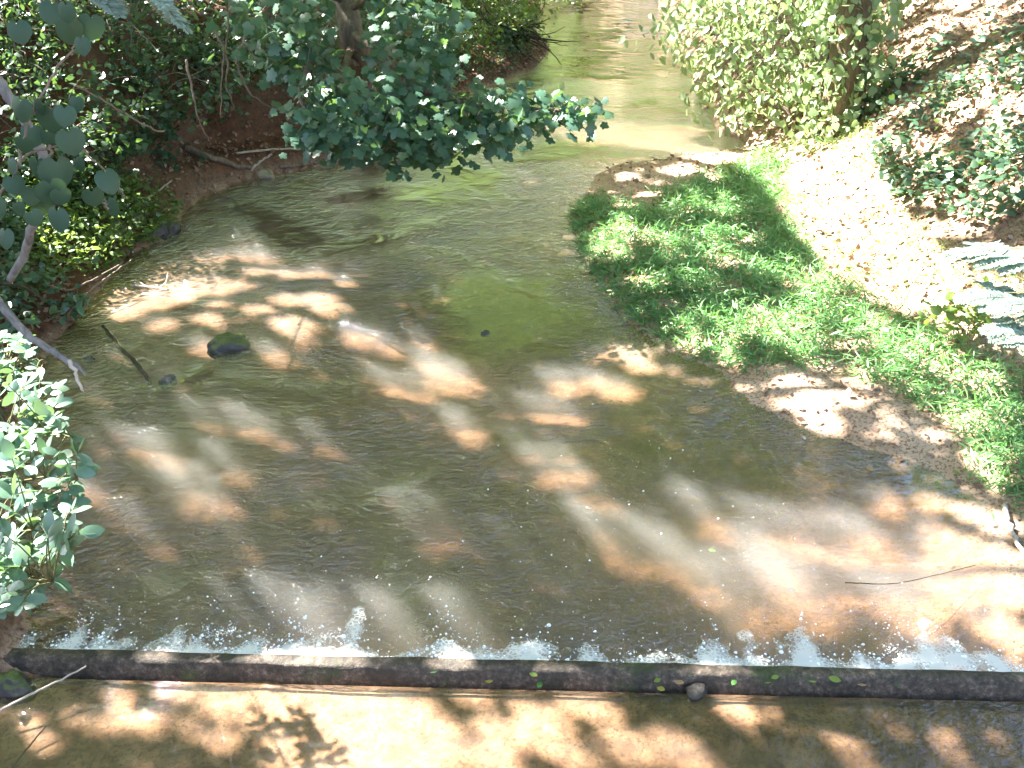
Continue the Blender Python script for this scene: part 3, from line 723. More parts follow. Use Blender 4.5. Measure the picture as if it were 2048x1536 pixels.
# broad leaved plants in the hollow
for u, v, lab in [(305, 300, 'bright compound leaved plant growing in the dark hollow'), (345, 335, 'dark fern like plant beside the thick log end'), (255, 330, 'dim leafy plant left of the bright compound leaves'), (130, 635, 'dark blue green plant at the shore under the bare branch'), (50, 640, 'dark leafy plant at the left edge behind the bare branch')]:
    b = hit1(u, v)
    cs = b + np.array([0, -.05, .2]) + rng.normal(0, 1, (9, 3)) * [.17, .15, .08]
    bush('leafy_plant', lab, 'plant', b, [[b, (b + c) / 2 + [0, 0, .06], c] for c in cs[:5]], cs, 7, .07, T_OVAL, M_MAPLE, M_STEM, .13, .1, .4, .008, 'leafy plants low on the left bank', twigs=False)

# hanging vine stems
for pts, lab in [([(462, -60), (456, 60), (446, 130), (441, 235)], 'longest hanging vine dropping straight down over the dark hollow'),
                 ([(372, 120), (385, 185), (400, 245), (420, 282)], 'kinked pale vine hanging left of the long straight vine'),
                 ([(470, 110), (492, 175), (530, 208), (585, 232)], 'thin vine slanting right towards the maple leaves'),
                 ([(150, 170), (230, 215), (310, 260), (330, 262)], 'slanting bare vine across the leaves at upper left'),
                 ([(430, 60), (455, 120), (452, 170), (470, 215)], 'short hanging vine beside the long straight vine')]:
    q = np.array(pts, float); P = at(q[:, 0], q[:, 1], np.linspace(11.4, 11.9, len(q)))
    c = curve(P, 24, .005); mb = MB(); mb.tube(c, np.linspace(.013, .007, 24), 6); o = mb.build('hanging_vine', M_TWIG)
    tag(o, lab, 'vine', 'vines hanging on the left bank')

# ------------------------------------------------------------------ grape vine and grey stem at the left edge, close to the camera
gs = [at(-40., 120., 4.6), at(20., 200., 4.5), at(62., 262., 4.45), at(92., 330., 4.45), at(78., 420., 4.5), at(52., 490., 4.7), at(20., 560., 4.9)]
mb = MB(); mb.tube(curve(gs, 26, .006), np.linspace(.022, .016, 26), 10); st = mb.build('grey_stem', M_GREYB); tag(st, 'leaning grey bark stem behind the heart shaped leaves', 'stem')
gb = at(-60., 520., 4.3)
gv = thing('grape_vine', gb, 'grape vine with large heart shaped leaves at the left edge', 'vine')
for pts in [[(-60, 520), (-20, 420), (40, 330), (100, 290), (165, 300), (215, 345), (250, 395)], [(100, 290), (95, 360), (105, 400), (112, 430)], [(40, 330), (60, 240), (120, 130), (170, 60)], [(215, 345), (205, 380), (215, 420)]]:
    q = np.array(pts, float); mb = MB(); mb.tube(curve(at(q[:, 0], q[:, 1], 4.1 + .02 * np.arange(len(q))), 22, .006), np.linspace(.006, .003, 22), 6); mb.build('stem', M_TWIG, gv)
GL = [(22, 372, 56), (72, 340, 60), (112, 345, 78), (62, 392, 50), (98, 392, 78), (112, 442, 68), (212, 418, 58), (208, 362, 62), (140, 62, 62), (182, 52, 60), (100, 238, 66), (62, 270, 52), (8, 478, 56), (86, 418, 50), (45, 292, 46), (128, 230, 52), (105, 20, 50), (20, 330, 44), (182, 395, 44), (70, 215, 50), (92, 275, 40), (130, 20, 40), (160, 90, 44), (30, 60, 50), (150, 210, 46), (40, 215, 52), (135, 280, 58), (150, 330, 40), (60, 440, 46), (30, 420, 40), (118, 395, 44), (-30, 420, 60), (-50, 330, 70), (-40, 230, 60)]
g = np.array(GL, float); n = len(g)
P = at(g[:, 0], g[:, 1] - g[:, 2] * .4, rng.uniform(3.85, 4.25, n))
leaves('foliage', T_HEART, P, unit(np.stack([rng.normal(0, .25, n), rng.normal(-.1, .2, n), -np.ones(n)], -1)), unit(np.stack([rng.normal(.1, .5, n), -np.ones(n) * .8, rng.normal(.7, .35, n)], -1)), g[:, 2] * 4.05 / F * rng.uniform(.62, .85, n),
       leaf_mat('grape_leaf', [(.022, .060, .042), (.032, .075, .05), (.026, .062, .034)], (.10, .20, .05), .15, .55, .35), gv)

# ------------------------------------------------------------------ leafy shrub in the left foreground
sb = np.array([-3.9, 4.3, float(hz(-3.9, 4.3)) - .05])
POLY = [(-60,640),(0,665),(55,668),(75,720),(112,760),(120,840),(150,860),(165,930),(160,1010),(160,1080),(120,1110),(105,1170),(60,1200),(40,1240),(-10,1230),(-70,1250)]
q = sample_poly(POLY, 165)
zq = 1.9 + .10 * rng.normal(0, 1, 165)
cs = CAM + ray(q[:, 0], q[:, 1]) * ((zq - H) / ray(q[:, 0], q[:, 1])[:, 2])[:, None]
st = thing('leafy_shrub', sb, 'pale leafy shrub with rounded leaves at the lower left edge', 'shrub')
pz = lambda u, v, z: plane(np.array(float(u)), np.array(float(v)), z)
limbs = [[sb, pz(-120, 800, 1.75), pz(-10, 740, 1.85), pz(90, 720, 1.9)], [sb, pz(-120, 880, 1.7), pz(10, 860, 1.82), pz(145, 875, 1.88)], [sb, pz(-120, 980, 1.65), pz(10, 960, 1.82), pz(155, 960, 1.85)], [sb, pz(-110, 1080, 1.6), pz(10, 1060, 1.8), pz(160, 1075, 1.85)], [sb, pz(-100, 1180, 1.6), pz(0, 1150, 1.8), pz(105, 1165, 1.85)]]
pts = []; mb = MB()
for lb in limbs:
    c = curve(lb, 24, .006); pts.append(c); mb.tube(c, np.linspace(.012, .0035, 24), 7)
pts = np.vstack(pts)
LP = []; LX = []
for c in cs:
    s = pts[np.linalg.norm(pts - c, axis=1).argmin()]
    d = c - s; ln = np.linalg.norm(d) + 1e-6
    cv = curve([s, (s + c) / 2 + [0, 0, .03], c], 6); mb.tube(cv, np.linspace(.004, .002, 6), 5)
    d = d / ln; side = unit(np.cross(d, [0, 0, 1.0]) + rng.normal(0, .2, 3))
    LP += [c, c, c, cv[4], cv[4]]; LX += [d + rng.normal(0, .2, 3), .6 * d + side, .6 * d - side, .5 * d + side + [0, 0, .2], .5 * d - side]
mb.build('stems', M_STEM, st)
n = len(LP); fine = T_OVAL
T_ROUND = _fan([(0, 0), (.12, .14), (.3, .26), (.52, .29), (.74, .23), (.9, .11)] + [(1, 0)] + [(.9, -.11), (.74, -.23), (.52, -.29), (.3, -.26), (.12, -.14)], .2)
leaves('foliage', T_ROUND, LP, unit(np.array(LX) + [0, 0, -.15]), up_normals(n, .38, (-.35, -.1, 1)), rng.uniform(.05, .11, n), M_SHRUB, st, True)
db = thing('dead_branch', at(-30., 560., 4.75), 'bare grey dead branch reaching over the water above the pale shrub', 'branch')
def pxcurve(pts, d, n=20, wig=.004):
    q = np.array(pts, float); d = np.broadcast_to(np.asarray(d, float), (len(q),)); return curve(at(q[:, 0], q[:, 1], d), n, wig)
mb = MB(); mb.tube(pxcurve([(-30, 560), (10, 622), (60, 672), (120, 712), (160, 738)], np.linspace(4.7, 4.5, 5)), np.linspace(.020, .011, 20), 9); mb.build('limb', M_GREYB, db)
mb = MB(); mb.tube(pxcurve([(140, 722), (152, 750), (168, 782)], 4.5, 10), np.linspace(.010, .005, 10), 7); mb.build('twig', M_PALEW, db)
mb = MB(); mb.tube(pxcurve([(158, 736), (166, 744), (170, 752)], 4.5, 6, 0), np.linspace(.008, .004, 6), 6); mb.build('twig', M_GREYB, db)

# ------------------------------------------------------------------ sunlit bush over the far right water, tree with creepers
rb0 = hit1(1650, 285)
tb = hit1(1680, 262); rb = np.array([tb[0] - .25, tb[1] + 1.2, 0]); rb[2] = float(hz(rb[0], rb[1])) - .05
q = sample_poly([(1345,-60),(1332,85),(1375,110),(1395,170),(1410,235),(1440,225),(1500,262),(1560,240),(1600,300),(1660,270),(1660,200),(1625,110),(1660,60),(1770,30),(1770,-70)], 190)
RBD = float(np.linalg.norm(rb0 - CAM))
cs = at(q[:, 0], q[:, 1], rng.uniform(RBD + .5, RBD + 2.6, 190))
cs[:, 2] = np.maximum(cs[:, 2], np.maximum(hz(cs[:, 0], cs[:, 1]), 0) + .15)
limbs = [[rb, at(1560., 150., RBD + 1.6), at(1420., 60., RBD + 1.9)], [rb, at(1600., 120., RBD + 1.4), at(1520., -40., RBD + 1.6)], [rb, at(1520., 200., RBD + 1.6), at(1410., 200., RBD + 2)], [rb, at(1640., 120., RBD + 1.6), at(1650., -60., RBD + 1.2)]]
bush('overhanging_bush', 'big sunlit bush leaning over the stream from the right bank', 'bush', rb, limbs, cs, 13, .27, T_OVAL, M_RBUSH, M_TWIG, .15, .75, .5, .05, bias=(-.35, -.15, 1))
tr = thing('creeper_tree', tb, 'brown tree trunk wrapped in creepers behind the sunlit bush', 'tree')
c = curve([tb - [0, 0, .2], at(1690., 150., RBD + .1), at(1708., 0., RBD + .1), at(1730., -300., RBD + .3), at(1750., -560., RBD)], 20, .01)
mb = MB(); mb.tube(c, np.linspace(.30, .18, 20), 14); mb.build('trunk', bark_mat('brown_bark', (.075, .05, .03), (.20, .14, .085), .3), tr)
for o_ in range(5):
    a = rng.uniform(0, 6.28, 20) * .0 + rng.uniform(0, 6.28) + np.linspace(0, rng.uniform(-2, 2), 20)
    mb = MB(); mb.tube(c + np.stack([np.cos(a), np.sin(a), 0 * a], -1) * (np.linspace(.33, .2, 20))[:, None], np.full(20, .016), 6); mb.build('creeper_stem', M_TWIG, tr)
nv = 1500
P = c[rng.integers(0, 11, nv)] + unit(rng.normal(0, 1, (nv, 3)) * [1, 1, .3]) * rng.uniform(.25, .6, (nv, 1)) + rng.normal(0, .15, (nv, 3))
P = P[vnoise(P[:, 0] * 2.2 + P[:, 1], P[:, 2] * 2.2) > .38]; nv = len(P)
leaves('creeper', T_IVY, P, unit(rdir(nv) + [0, 0, -.8]), up_normals(nv, .6, (-.4, -.6, .6)), rng.uniform(.07, .15, nv), M_RBUSH, tr)
# saplings of the right bank
for u, v, s, lab in [(1915, 690, .42, 'bright green sapling at the right edge below the mimosa fronds'), (1880, 265, .5, 'compound leaved seedling standing in the ivy of the right slope'), (1760, 190, .4, 'small seedling in leaf litter right of the creeper tree'), (1990, 350, .55, 'bluish leafy seedling at the right edge in the ivy')]:
    b = hit1(u, v)
    cs = b + np.array([0, 0, s * .75]) + rng.normal(0, 1, (16, 3)) * [s * .33, s * .33, s * .28]
    cs[:, 2] = np.maximum(cs[:, 2], hz(cs[:, 0], cs[:, 1]) + .05)
    bush('sapling', lab, 'sapling', b, [[b, (b + c) / 2, c] for c in cs[:4]], cs, 6, .06, T_HEART if v > 600 else T_OVAL, M_WEED if v > 600 else M_IVY, M_STEM, .085, .2, .45, .007, 'saplings on the right bank')

# ------------------------------------------------------------------ mimosa fronds close to the camera
def frond(t, base, tip, pairs, plen):
    c = curve([base, (base + tip) / 2 + [0, 0, .04], tip], 14); mb = MB(); mb.tube(c, np.linspace(.004, .0018, 14), 6)
    P = []; X = []; S = []; Nn = []
    ax = unit(tip - base); sd_ = unit(np.cross(ax, [0, 0, 1.0]))
    for k in range(pairs):
        f = .15 + .85 * k / max(1, pairs - 1); s = base + (tip - base) * f
        for sg in (1, -1):
            d = unit(.75 * ax + sg * sd_ * rng.uniform(.6, .9) + [0, 0, -.10 + .16 * rng.random()]); ln = plen * (1 - .35 * abs(f - .55)) * rng.uniform(.88, 1.1)
            e = s + d * ln + [0, 0, -.16 * ln]; pc = curve([s, (s + e) / 2 + [0, 0, .05 * ln], e], 34); mb.tube(pc, np.linspace(.0016, .0008, 34), 4)
            lat0 = unit(np.cross(d, [0, 0, 1.0])); pn = unit(np.cross(lat0, d)); roll = rng.normal(0, .25)
            pn = unit(pn * math.cos(roll) + lat0 * math.sin(roll)); lat = unit(np.cross(d, pn))
            for q_ in range(2, 34):
                w_ = (.034 * math.sin(math.pi * (q_ + 4) / 40) + .008) * rng.uniform(.85, 1.1)
                for s2 in (1, -1):
                    P.append(pc[q_]); X.append(lat * s2 + d * .5 + rng.normal(0, .07, 3)); S.append(w_); Nn.append(pn + rng.normal(0, .2, 3))
    fo = mb.build('frond', M_STEM, t)
    tv = (T_QUAD[0] * [1, .62, 1], T_QUAD[1])
    lo = leaves('leaflets', tv, P, np.array(X), np.array(Nn), np.array(S), M_MIM, None)
    lo.parent = fo; lo.location = (0, 0, 0)
def mimosa(root, tips, label):
    t = thing('mimosa_tree', root, label, 'tree'); root = np.array(root)
    top = np.mean([b for b, _, _, _ in tips], 0) + np.array([.5 * np.sign(root[0]), -.25, .35])
    tc = curve([root, (root + top) / 2 + [.2 * np.sign(root[0]), 0, .35], top], 16, .01); mb = MB(); mb.tube(tc, np.linspace(.045, .012, 16), 9)
    for b, tip, n_, pl in tips: mb.tube(curve([top, (top + b) / 2 + [0, 0, .06], b], 8), np.linspace(.011, .004, 8), 6)
    mb.build('trunk', M_GREYB, t)
    for b, tip, n_, pl in tips: frond(t, b, tip, n_, pl)
mx_ = (5.2, 2.6); mimosa((mx_[0], mx_[1], float(hz(*mx_)) - .1), [(at(2170., 540., 4.4), at(1965., 500., 4.5), 9, .19), (at(2190., 640., 4.3), at(1990., 585., 4.4), 9, .19), (at(2200., 730., 4.25), at(2030., 660., 4.3), 7, .16)], 'mimosa tree reaching in at the right edge with blazing white fronds')
mx_ = (-4.4, 2.2); mimosa((mx_[0], mx_[1], float(hz(*mx_)) - .1), [(at(200., -130., 3.5), at(322., 2., 3.55), 6, .13), (at(80., -130., 3.6), at(205., -14., 3.6), 6, .12)], 'mimosa tree whose frond tips hang into the top left corner')

# ------------------------------------------------------------------ stones
def rock_mat(name, c0, c1, moss):
    m, nt, out = mat(name); co = objco(nt)
    h = noise_node(nt, 9, 6, .7, co); c = ramp(nt, h, [(.3, c0), (.7, c1)])
    if moss:
        g = nt.nodes.new('ShaderNodeNewGeometry'); s = nt.nodes.new('ShaderNodeSeparateXYZ'); lk(nt, g.outputs['Normal'], s.inputs[0])
        mk = mathn(nt, 'ADD', mathn(nt, 'MULTIPLY', s.outputs[2], .8), mathn(nt, 'MULTIPLY', noise_node(nt, 7, 4, .7, co), .9))
        c = mixc(nt, mathn(nt, 'MULTIPLY', ramp(nt, mk, [(.90, (0, 0, 0)), (1.12, (1, 1, 1))]), moss), c, mixc(nt, noise_node(nt, 40, 3, .6, co), (.03, .045, .012), (.12, .15, .04)))
    lk(nt, princ(nt, c, .55, .5, bump(nt, mathn(nt, 'ADD', h, mathn(nt, 'MULTIPLY', noise_node(nt, 45, 4, .7, co), .4)), .7, .02)).outputs[0], out.inputs[0]); return m
M_MOSSR = rock_mat('mossy_stone', (.028, .026, .026), (.09, .08, .075), 1.0)
M_WETR = rock_mat('wet_stone', (.035, .033, .038), (.10, .09, .095), 0)
M_TANR = rock_mat('tan_stone', (.22, .17, .12), (.40, .33, .25), .4)
import bmesh
def rock(u, v, wpx, hfrac, label, m, z=None, seed=0, dfrac=.75):
    p = hit1(u, v); 
    if z is not None: p = plane(np.array(float(u)), np.array(float(v)), z)
    wm = wpx * np.linalg.norm(p - CAM) / F
    bm = bmesh.new(); bmesh.ops.create_icosphere(bm, subdivisions=4, radius=1)
    for q in bm.verts:
        c = q.co
        k = 1 + .85 * float(fbm(np.array(c.x * 1.1 + seed * 7.7 + c.z), np.array(c.y * 1.1 + seed * 3.1 - c.z * .7), 3)) + .34 * float(fbm(np.array(c.x * 2.6 + seed), np.array(c.y * 4 + c.z * 4), 3))
        zz = c.z * k
        zz = zz if zz > -.3 else -.3 + (zz + .3) * .5
        q.co = (c.x * k * wm * .5, c.y * k * wm * .5 * dfrac, zz * wm * hfrac)
    me = bpy.data.meshes.new('stone'); bm.to_mesh(me); bm.free(); me.polygons.foreach_set('use_smooth', np.ones(len(me.polygons), bool)); me.materials.append(m)
    o = bpy.data.objects.new('stone', me); COL.objects.link(o); o.location = Vector([float(x) for x in p]); o.rotation_euler.z = seed * .9
    return tag(o, label, 'stone', 'stones in and beside the stream')
rock(460, 695, 88, .34, 'rounded dark stone with green moss standing in the shallows', M_MOSSR, -.03, 1)
rock(335, 765, 46, .22, 'flat grey wet stone at the end of the sunken stick', M_WETR, -.03, 2)
rock(178, 720, 26, .25, 'small dark stone in shaded water near the dead branch', M_WETR, -.02, 3)
rock(312, 470, 85, .36, 'mossy boulder where the left shore meets the shallows', M_MOSSR, .0, 4)
rock(232, 465, 55, .40, 'tan sunlit stone among the weeds left of the mossy boulder', M_TANR, None, 5)
rock(275, 440, 40, .38, 'brown stone between the tan stone and the hollow', M_TANR, None, 6)
rock(30, 1385, 75, .5, 'mossy dark stone below the left end of the weir', M_MOSSR, -.13, 7)
rock(970, 668, 26, .22, 'small dark stone breaking the ripples in midstream', M_WETR, -.012, 8)
rock(1392, 1378, 52, .22, 'dark wet lump of debris stuck against the weir face', rock_mat('wet_debris', (.015, .013, .011), (.06, .048, .038), 0), -.08, 12)
rock(385, 380, 60, .3, 'dark grey ledge stone at the foot of the hollow', M_WETR, .03, 9)
rock(530, 352, 34, .5, 'pale lumpy stump stone among the logs in the hollow', M_TANR, .02, 10)

# ------------------------------------------------------------------ sticks and logs
def stick(pts, r0, r1, label, m, lift=.02, z=None, name='fallen_stick', forks=(), cat='stick'):
    q = np.array(pts, float)
    P = np.array([hit1(u, v) for u, v in pts]) if z is None else np.array([plane(np.array(float(u)), np.array(float(v)), zz) for (u, v), zz in zip(pts, np.broadcast_to(z, (len(pts),)))])
    if z is None: P[:, 2] += lift + r0
    c = curve(P, 22, r0 * .25); mb = MB(); mb.tube(c, np.linspace(r0, r1, 22) * (1 + rng.normal(0, .06, 22)), 9)
    for (i, d, ln) in forks:
        e = c[i] + unit(np.array(d, float)) * ln; mb.tube(curve([c[i], (c[i] + e) / 2 + rng.normal(0, .02, 3), e], 8), np.linspace(r0 * .6, r1 * .5, 8), 6)
    o = mb.build(name, m); return tag(o, label, cat, 'sticks and logs along the stream')
stick([(372, 306), (420, 325), (470, 340), (505, 348)], .05, .03, 'thick rotting log sloping into the water in the hollow', M_TWIG, .03, name='fallen_log', cat='log')
stick([(474, 318), (580, 309), (680, 316), (755, 325)], .018, .010, 'long thin bare pole lying across the mouth of the hollow', M_PALEW, .07, name='fallen_pole', cat='pole')
stick([(502, 350), (522, 332), (545, 318)], .022, .014, 'short pale stick propped up beside the stump stone', M_PALEW, .05)
stick([(560, 342), (600, 338), (640, 330)], .03, .02, 'wet log end lying at the waterline under the long pole', M_TWIG, .03, name='fallen_log', cat='log')
stick([(455, 378), (500, 372), (556, 376)], .010, .006, 'thin drift stick floating off the hollow', M_TWIG, z=.015, forks=[(10, (.3, -.2, .4), .22), (14, (-.4, .1, .35), .2)])
stick([(255, 412), (300, 404), (345, 370)], .016, .012, 'curved grey stick lying on the shore before the hollow', M_PALEW, .05)
stick([(205, 652), (240, 695), (275, 730), (300, 770)], .018, .022, 'dark sunken stick pointing at the flat wet stone', M_DARKW, z=(.0, -.015, .005, -.02), name='sunken_stick')
stick([(262, 570), (300, 574), (335, 580)], .016, .012, 'bleached driftwood piece on the sunlit shallows', M_PALEW, z=(.03, .03, .03), name='driftwood', forks=[(15, (.25, .5, .4), .2), (8, (-.4, .3, .1), .16)])
stick([(-10, 528), (60, 552), (128, 580), (180, 562), (238, 530)], .012, .008, 'long bent twig on the left shore below the weeds', M_TWIG, z=(.65, .5, .28, .26, .3))
stick([(150, 606), (200, 565), (262, 520)], .012, .007, 'brown stick slanting down the left shore into the shallows', M_TWIG, z=(.12, .16, .25))
stick([(-5, 565), (50, 575), (85, 598)], .014, .010, 'dark curved root at the left edge of the shore', M_DARKW, z=(.75, .6, .45), name='bank_root', cat='root')
stick([(2008, 1008), (2022, 1060), (2052, 1120)], .020, .014, 'pale stick at the right edge where grass meets water', M_PALEW, z=(.06, .03, .02))
stick([(-8, 1425), (60, 1390), (120, 1360), (172, 1332)], .008, .005, 'pale jointed cane leaning on the left end of the weir', M_PALEW, z=(-.02, .02, .04, .06), name='fallen_cane', cat='cane')
stick([(25, 1536), (60, 1490), (92, 1452)], .006, .004, 'thin dark twig in the shallow water at lower left', M_DARKW, z=(-.13, -.10, -.06))
stick([(1690, 1165), (1800, 1165), (1950, 1130)], .004, .003, 'fine twig floating on the sunlit water at lower right', M_DARKW, z=.004)
stick([(1930, 640), (1860, 655), (1800, 668)], .010, .006, 'bare twig lying on the sunlit slope', M_PALEW, .02)
stick([(1890, 90), (1960, 140), (2030, 150)], .012, .007, 'dead twig on the leaf litter at upper right', M_TWIG, .03)
stick([(0, 400), (40, 330), (95, 300)], .012, .008, 'brown twig rising at the left edge behind the grape leaves', M_TWIG, .25)
rm = thing('root_mass', hit1(1050, 105), 'tangle of dark bare roots at the water edge beyond the bough', 'roots')
rb_ = hit1(1030, 88); mb = MB()
for k_ in range(46):
    s = rb_ + rng.normal(0, 1, 3) * [.04, .04, .02] + [0, 0, .25]; e = s + unit(rng.normal(0, 1, 3) * [1, .8, .4] + [.3, -.5, -.2]) * rng.uniform(.5, 1.5)
    e[2] = max(e[2], .02)
    mb.tube(curve([s, (s + e) / 2 + rng.normal(0, .1, 3), e], 9, .012), np.linspace(rng.uniform(.012, .035), .006, 9), 6)
mb.build('roots', M_DARKW, rm)

# ------------------------------------------------------------------ single fallen leaves on the weir and on the water
LG = {'lime': [(.20, .27, .05)], 'green': [(.08, .20, .05)], 'yellow': [(.42, .36, .06)], 'red': [(.35, .07, .03)], 'tan': [(.42, .26, .13)], 'white': [(.62, .60, .55)]}
LM = {k_: leaf_mat('fallen_leaf_' + k_, c_, tuple(1.3 * x for x in c_[0]), .15, .45, .5) for k_, c_ in LG.items()}
FL = [(875, 1342, 22, 'green', 'green leaf on the weir left of centre'), (986, 1362, 20, 'yellow', 'yellowish leaf on the sunlit stretch of the weir'), (1058, 1345, 20, 'lime', 'lime leaf on the weir edge right of the sunlit stretch'), (1083, 1361, 22, 'green', 'green leaf low on the weir just right of the lime leaf'),
      (1322, 1357, 18, 'lime', 'lime leaf stuck at the left side of the debris on the weir'), (1346, 1360, 24, 'tan', 'tan leaf in the debris on the weir'), (1386, 1351, 18, 'green', 'green leaf on top of the weir debris'), (1330, 1380, 20, 'yellow', 'dull yellow leaf hanging below the weir debris'),
      (1398, 1374, 20, 'red', 'rust red leaf in the debris on the weir'), (1438, 1366, 24, 'green', 'green leaf just right of the rust red leaf'), (1472, 1358, 20, 'green', 'darker green leaf on the weir right of the debris'), (1544, 1363, 22, 'lime', 'larger lime leaf on the right half of the weir'),
      (1558, 1352, 18, 'lime', 'small lime leaf at the water side edge of the weir'), (1615, 1360, 28, 'lime', 'pointed yellow green leaf on the weir before the foam'), (1657, 1354, 26, 'lime', 'flat lime leaf lying right of the pointed leaf'), (1714, 1368, 28, 'tan', 'brown leaf on the right part of the weir'),
      (1792, 1371, 20, 'green', 'last green leaf on the weir towards the right edge'), (1417, 1099, 16, 'green', 'small green leaf floating alone on the sunlit pool'), (1866, 1087, 14, 'yellow', 'yellow leaf floating in the shallows at right'), (1872, 961, 20, 'lime', 'pale green leaf floating near the right shore'),
      (1979, 1047, 16, 'white', 'white leaf floating beside the pale stick'), (368, 758, 15, 'yellow', 'yellow leaf floating right of the flat wet stone'), (285, 775, 12, 'yellow', 'tiny yellow leaf floating left of the flat wet stone'), (870, 372, 12, 'white', 'white speck of a leaf floating under the maple bough'),
      (1608, 872, 14, 'white', 'white leaf at the waterline of the sand bar'), (1742, 942, 26, 'tan', 'orange brown leaf floating off the sand bar'), (1690, 790, 16, 'white', 'grey white leaf lying on the sand bar'), (1905, 945, 18, 'lime', 'lime leaf washed against the right shore')]
for u, v, s, k_, lab in FL:
    on_w = 1335 < v < 1385
    p = plane(np.array(float(u)), np.array(float(v)), .006)
    if on_w:
        for z_ in np.linspace(.035, -.08, 60):
            p = plane(np.array(float(u)), np.array(float(v)), z_)
            if z_ <= np.interp(weir_d(p[0], p[1]), [-.08, -.06, -.045, -.035, -.02, .05], [-.11, -.09, -.03, .012, .026, .026]) + .006: break
    else: p[2] = max(p[2], float(hz(p[0], p[1])) + .012)
    a = rng.uniform(0, 6.28); sz = s * np.linalg.norm(p - CAM) / F
    o = leaves('fallen_leaf', T_ROUND, np.array([[0, 0, 0.0]]), np.array([[math.cos(a), math.sin(a), .0]]), np.array([[rng.normal(0, .12), -.35 if on_w else 0, 1]]), sz * .9, LM[k_])
    o.location = Vector([float(x) for x in p]); tag(o, lab, 'leaf', 'fallen leaves on water and weir')

# ------------------------------------------------------------------ foam against the weir, bubbles drifting on the pool
PK = [(40, .05), (130, .22), (190, .16), (240, .12), (340, .12), (390, .16), (440, .12), (500, .2), (560, .19), (620, .1), (680, .16), (730, .07), (880, .2), (900, .15), (960, .1), (1080, .17), (1190, .09), (1150, .06), (1290, .05), (1360, .06), (1440, .2), (1450, .16), (1520, .08), (1560, .08), (1630, .2), (1730, .14), (1770, .1), (1825, .17), (1890, .18), (1930, .18), (2000, .1), (2050, .08), (2120, .12)]
def s_of(u): 
    p = plane(np.array(float(u)), np.array(1305 + u * .0234), 0.0)[:2] - W0; return float(p @ wdir)
PKS = [(s_of(u), a) for u, a in PK]
def foam_reach(s):
    r = .05 + .05 * fbm(np.asarray(s) * 2.3, np.asarray(s) * 0 + 3, 3)
    for c_, a in PKS: r = np.maximum(r, a * 1.2 * np.exp(-np.abs((s - c_) / .11) ** 1.5))
    return r
NSX, NSY = 900, 46
ss = np.linspace(-.4, 7.2, NSX); yy = np.linspace(.045, .55, NSY)
S2, Y2 = np.meshgrid(ss, yy)
skew = .35 * Y2
dn = foam_reach(S2 + skew * np.sin(S2 * 3.1)) - (Y2 - .05)
fx = W0[0] + wdir[0] * S2 + wnor[0] * Y2; fy = W0[1] + wdir[1] * S2 + wnor[1] * Y2
S3 = S2 + .22 * fbm(S2 * 3.3 + 7, Y2 * 4, 3); dn = foam_reach(S3) - (Y2 - .05) * (1.0 + .5 * np.sin(S2 * 5))
val = np.clip(.37 + dn * 2.4 + 1.3 * fbm(S2 * 6 + 2 * fbm(S2 * 4, Y2 * 4, 2), Y2 * 6, 5), 0, 1)
Vf = np.stack([fx, fy, .003 + .008 * val * np.clip(1 - Y2 / .4, 0, 1)], -1).reshape(-1, 3)
idx = np.arange(NSX * NSY).reshape(NSY, NSX)
Ff = np.stack([idx[:-1, :-1], idx[:-1, 1:], idx[1:, 1:], idx[1:, :-1]], -1).reshape(-1, 4)
Ff = Ff[val.reshape(-1)[Ff].max(1) > .38]
m, nt, out = mat('foam_film')
av = nt.nodes.new('ShaderNodeAttribute'); av.attribute_name = 'cover'
co = objco(nt)
vo = nt.nodes.new('ShaderNodeTexVoronoi'); vo.feature = 'DISTANCE_TO_EDGE'; vo.inputs['Scale'].default_value = 34; lk(nt, co, vo.inputs['Vector'])
lace = ramp(nt, vo.outputs['Distance'], [(.03, (1, 1, 1)), (.2, (.25, .25, .25))])
grain = noise_node(nt, 170, 3, .7, co)
a_ = mathn(nt, 'MULTIPLY', mathn(nt, 'ADD', av.outputs['Fac'], mathn(nt, 'MULTIPLY', grain, .5)), .85)
a_ = ramp(nt, mathn(nt, 'ADD', a_, mathn(nt, 'MULTIPLY', lace, .22)), [(.56, (0, 0, 0)), (1.0, (.62, .62, .62))])
df = nt.nodes.new('ShaderNodeBsdfPrincipled'); df.inputs['Base Color'].default_value = (.88, .89, .87, 1); df.inputs['Roughness'].default_value = .5
tp = nt.nodes.new('ShaderNodeBsdfTransparent'); mx = nt.nodes.new('ShaderNodeMixShader')
lk(nt, a_, mx.inputs[0]); lk(nt, tp.outputs[0], mx.inputs[1]); lk(nt, df.outputs[0], mx.inputs[2]); lk(nt, mx.outputs[0], out.inputs[0])
foam = new_mesh('foam', Vf, Ff, m, smooth=True)
ca = foam.data.attributes.new('cover', 'FLOAT', 'POINT'); ca.data.foreach_set('value', val.reshape(-1).astype(np.float32))
tag(foam, 'white lacy foam gathered against the upstream side of the weir', 'foam', kind='stuff')
m_bub, nt, out = mat('bubble_white')
bp_ = princ(nt, (.85, .88, .88), .2, .6); lk(nt, bp_.outputs[0], out.inputs[0])
ang = np.linspace(0, 2 * math.pi, 8, endpoint=False)
tv = np.vstack([np.stack([np.cos(ang), np.sin(ang), 0 * ang], -1), np.stack([.7 * np.cos(ang), .7 * np.sin(ang), 0 * ang + .6], -1), [[0, 0, .85]]])
tf = []
for k_ in range(8):
    b = (k_ + 1) % 8; tf += [(k_, b, b + 8), (k_, b + 8, k_ + 8), (k_ + 8, b + 8, 16)]
T_DOME = (tv, np.array(tf))
n1_ = 3600
s_ = rng.uniform(-.3, 7.0, n1_ * 4); r_ = foam_reach(s_); y_ = .05 + rng.exponential(1, len(s_)) * (.03 + r_ * .55)
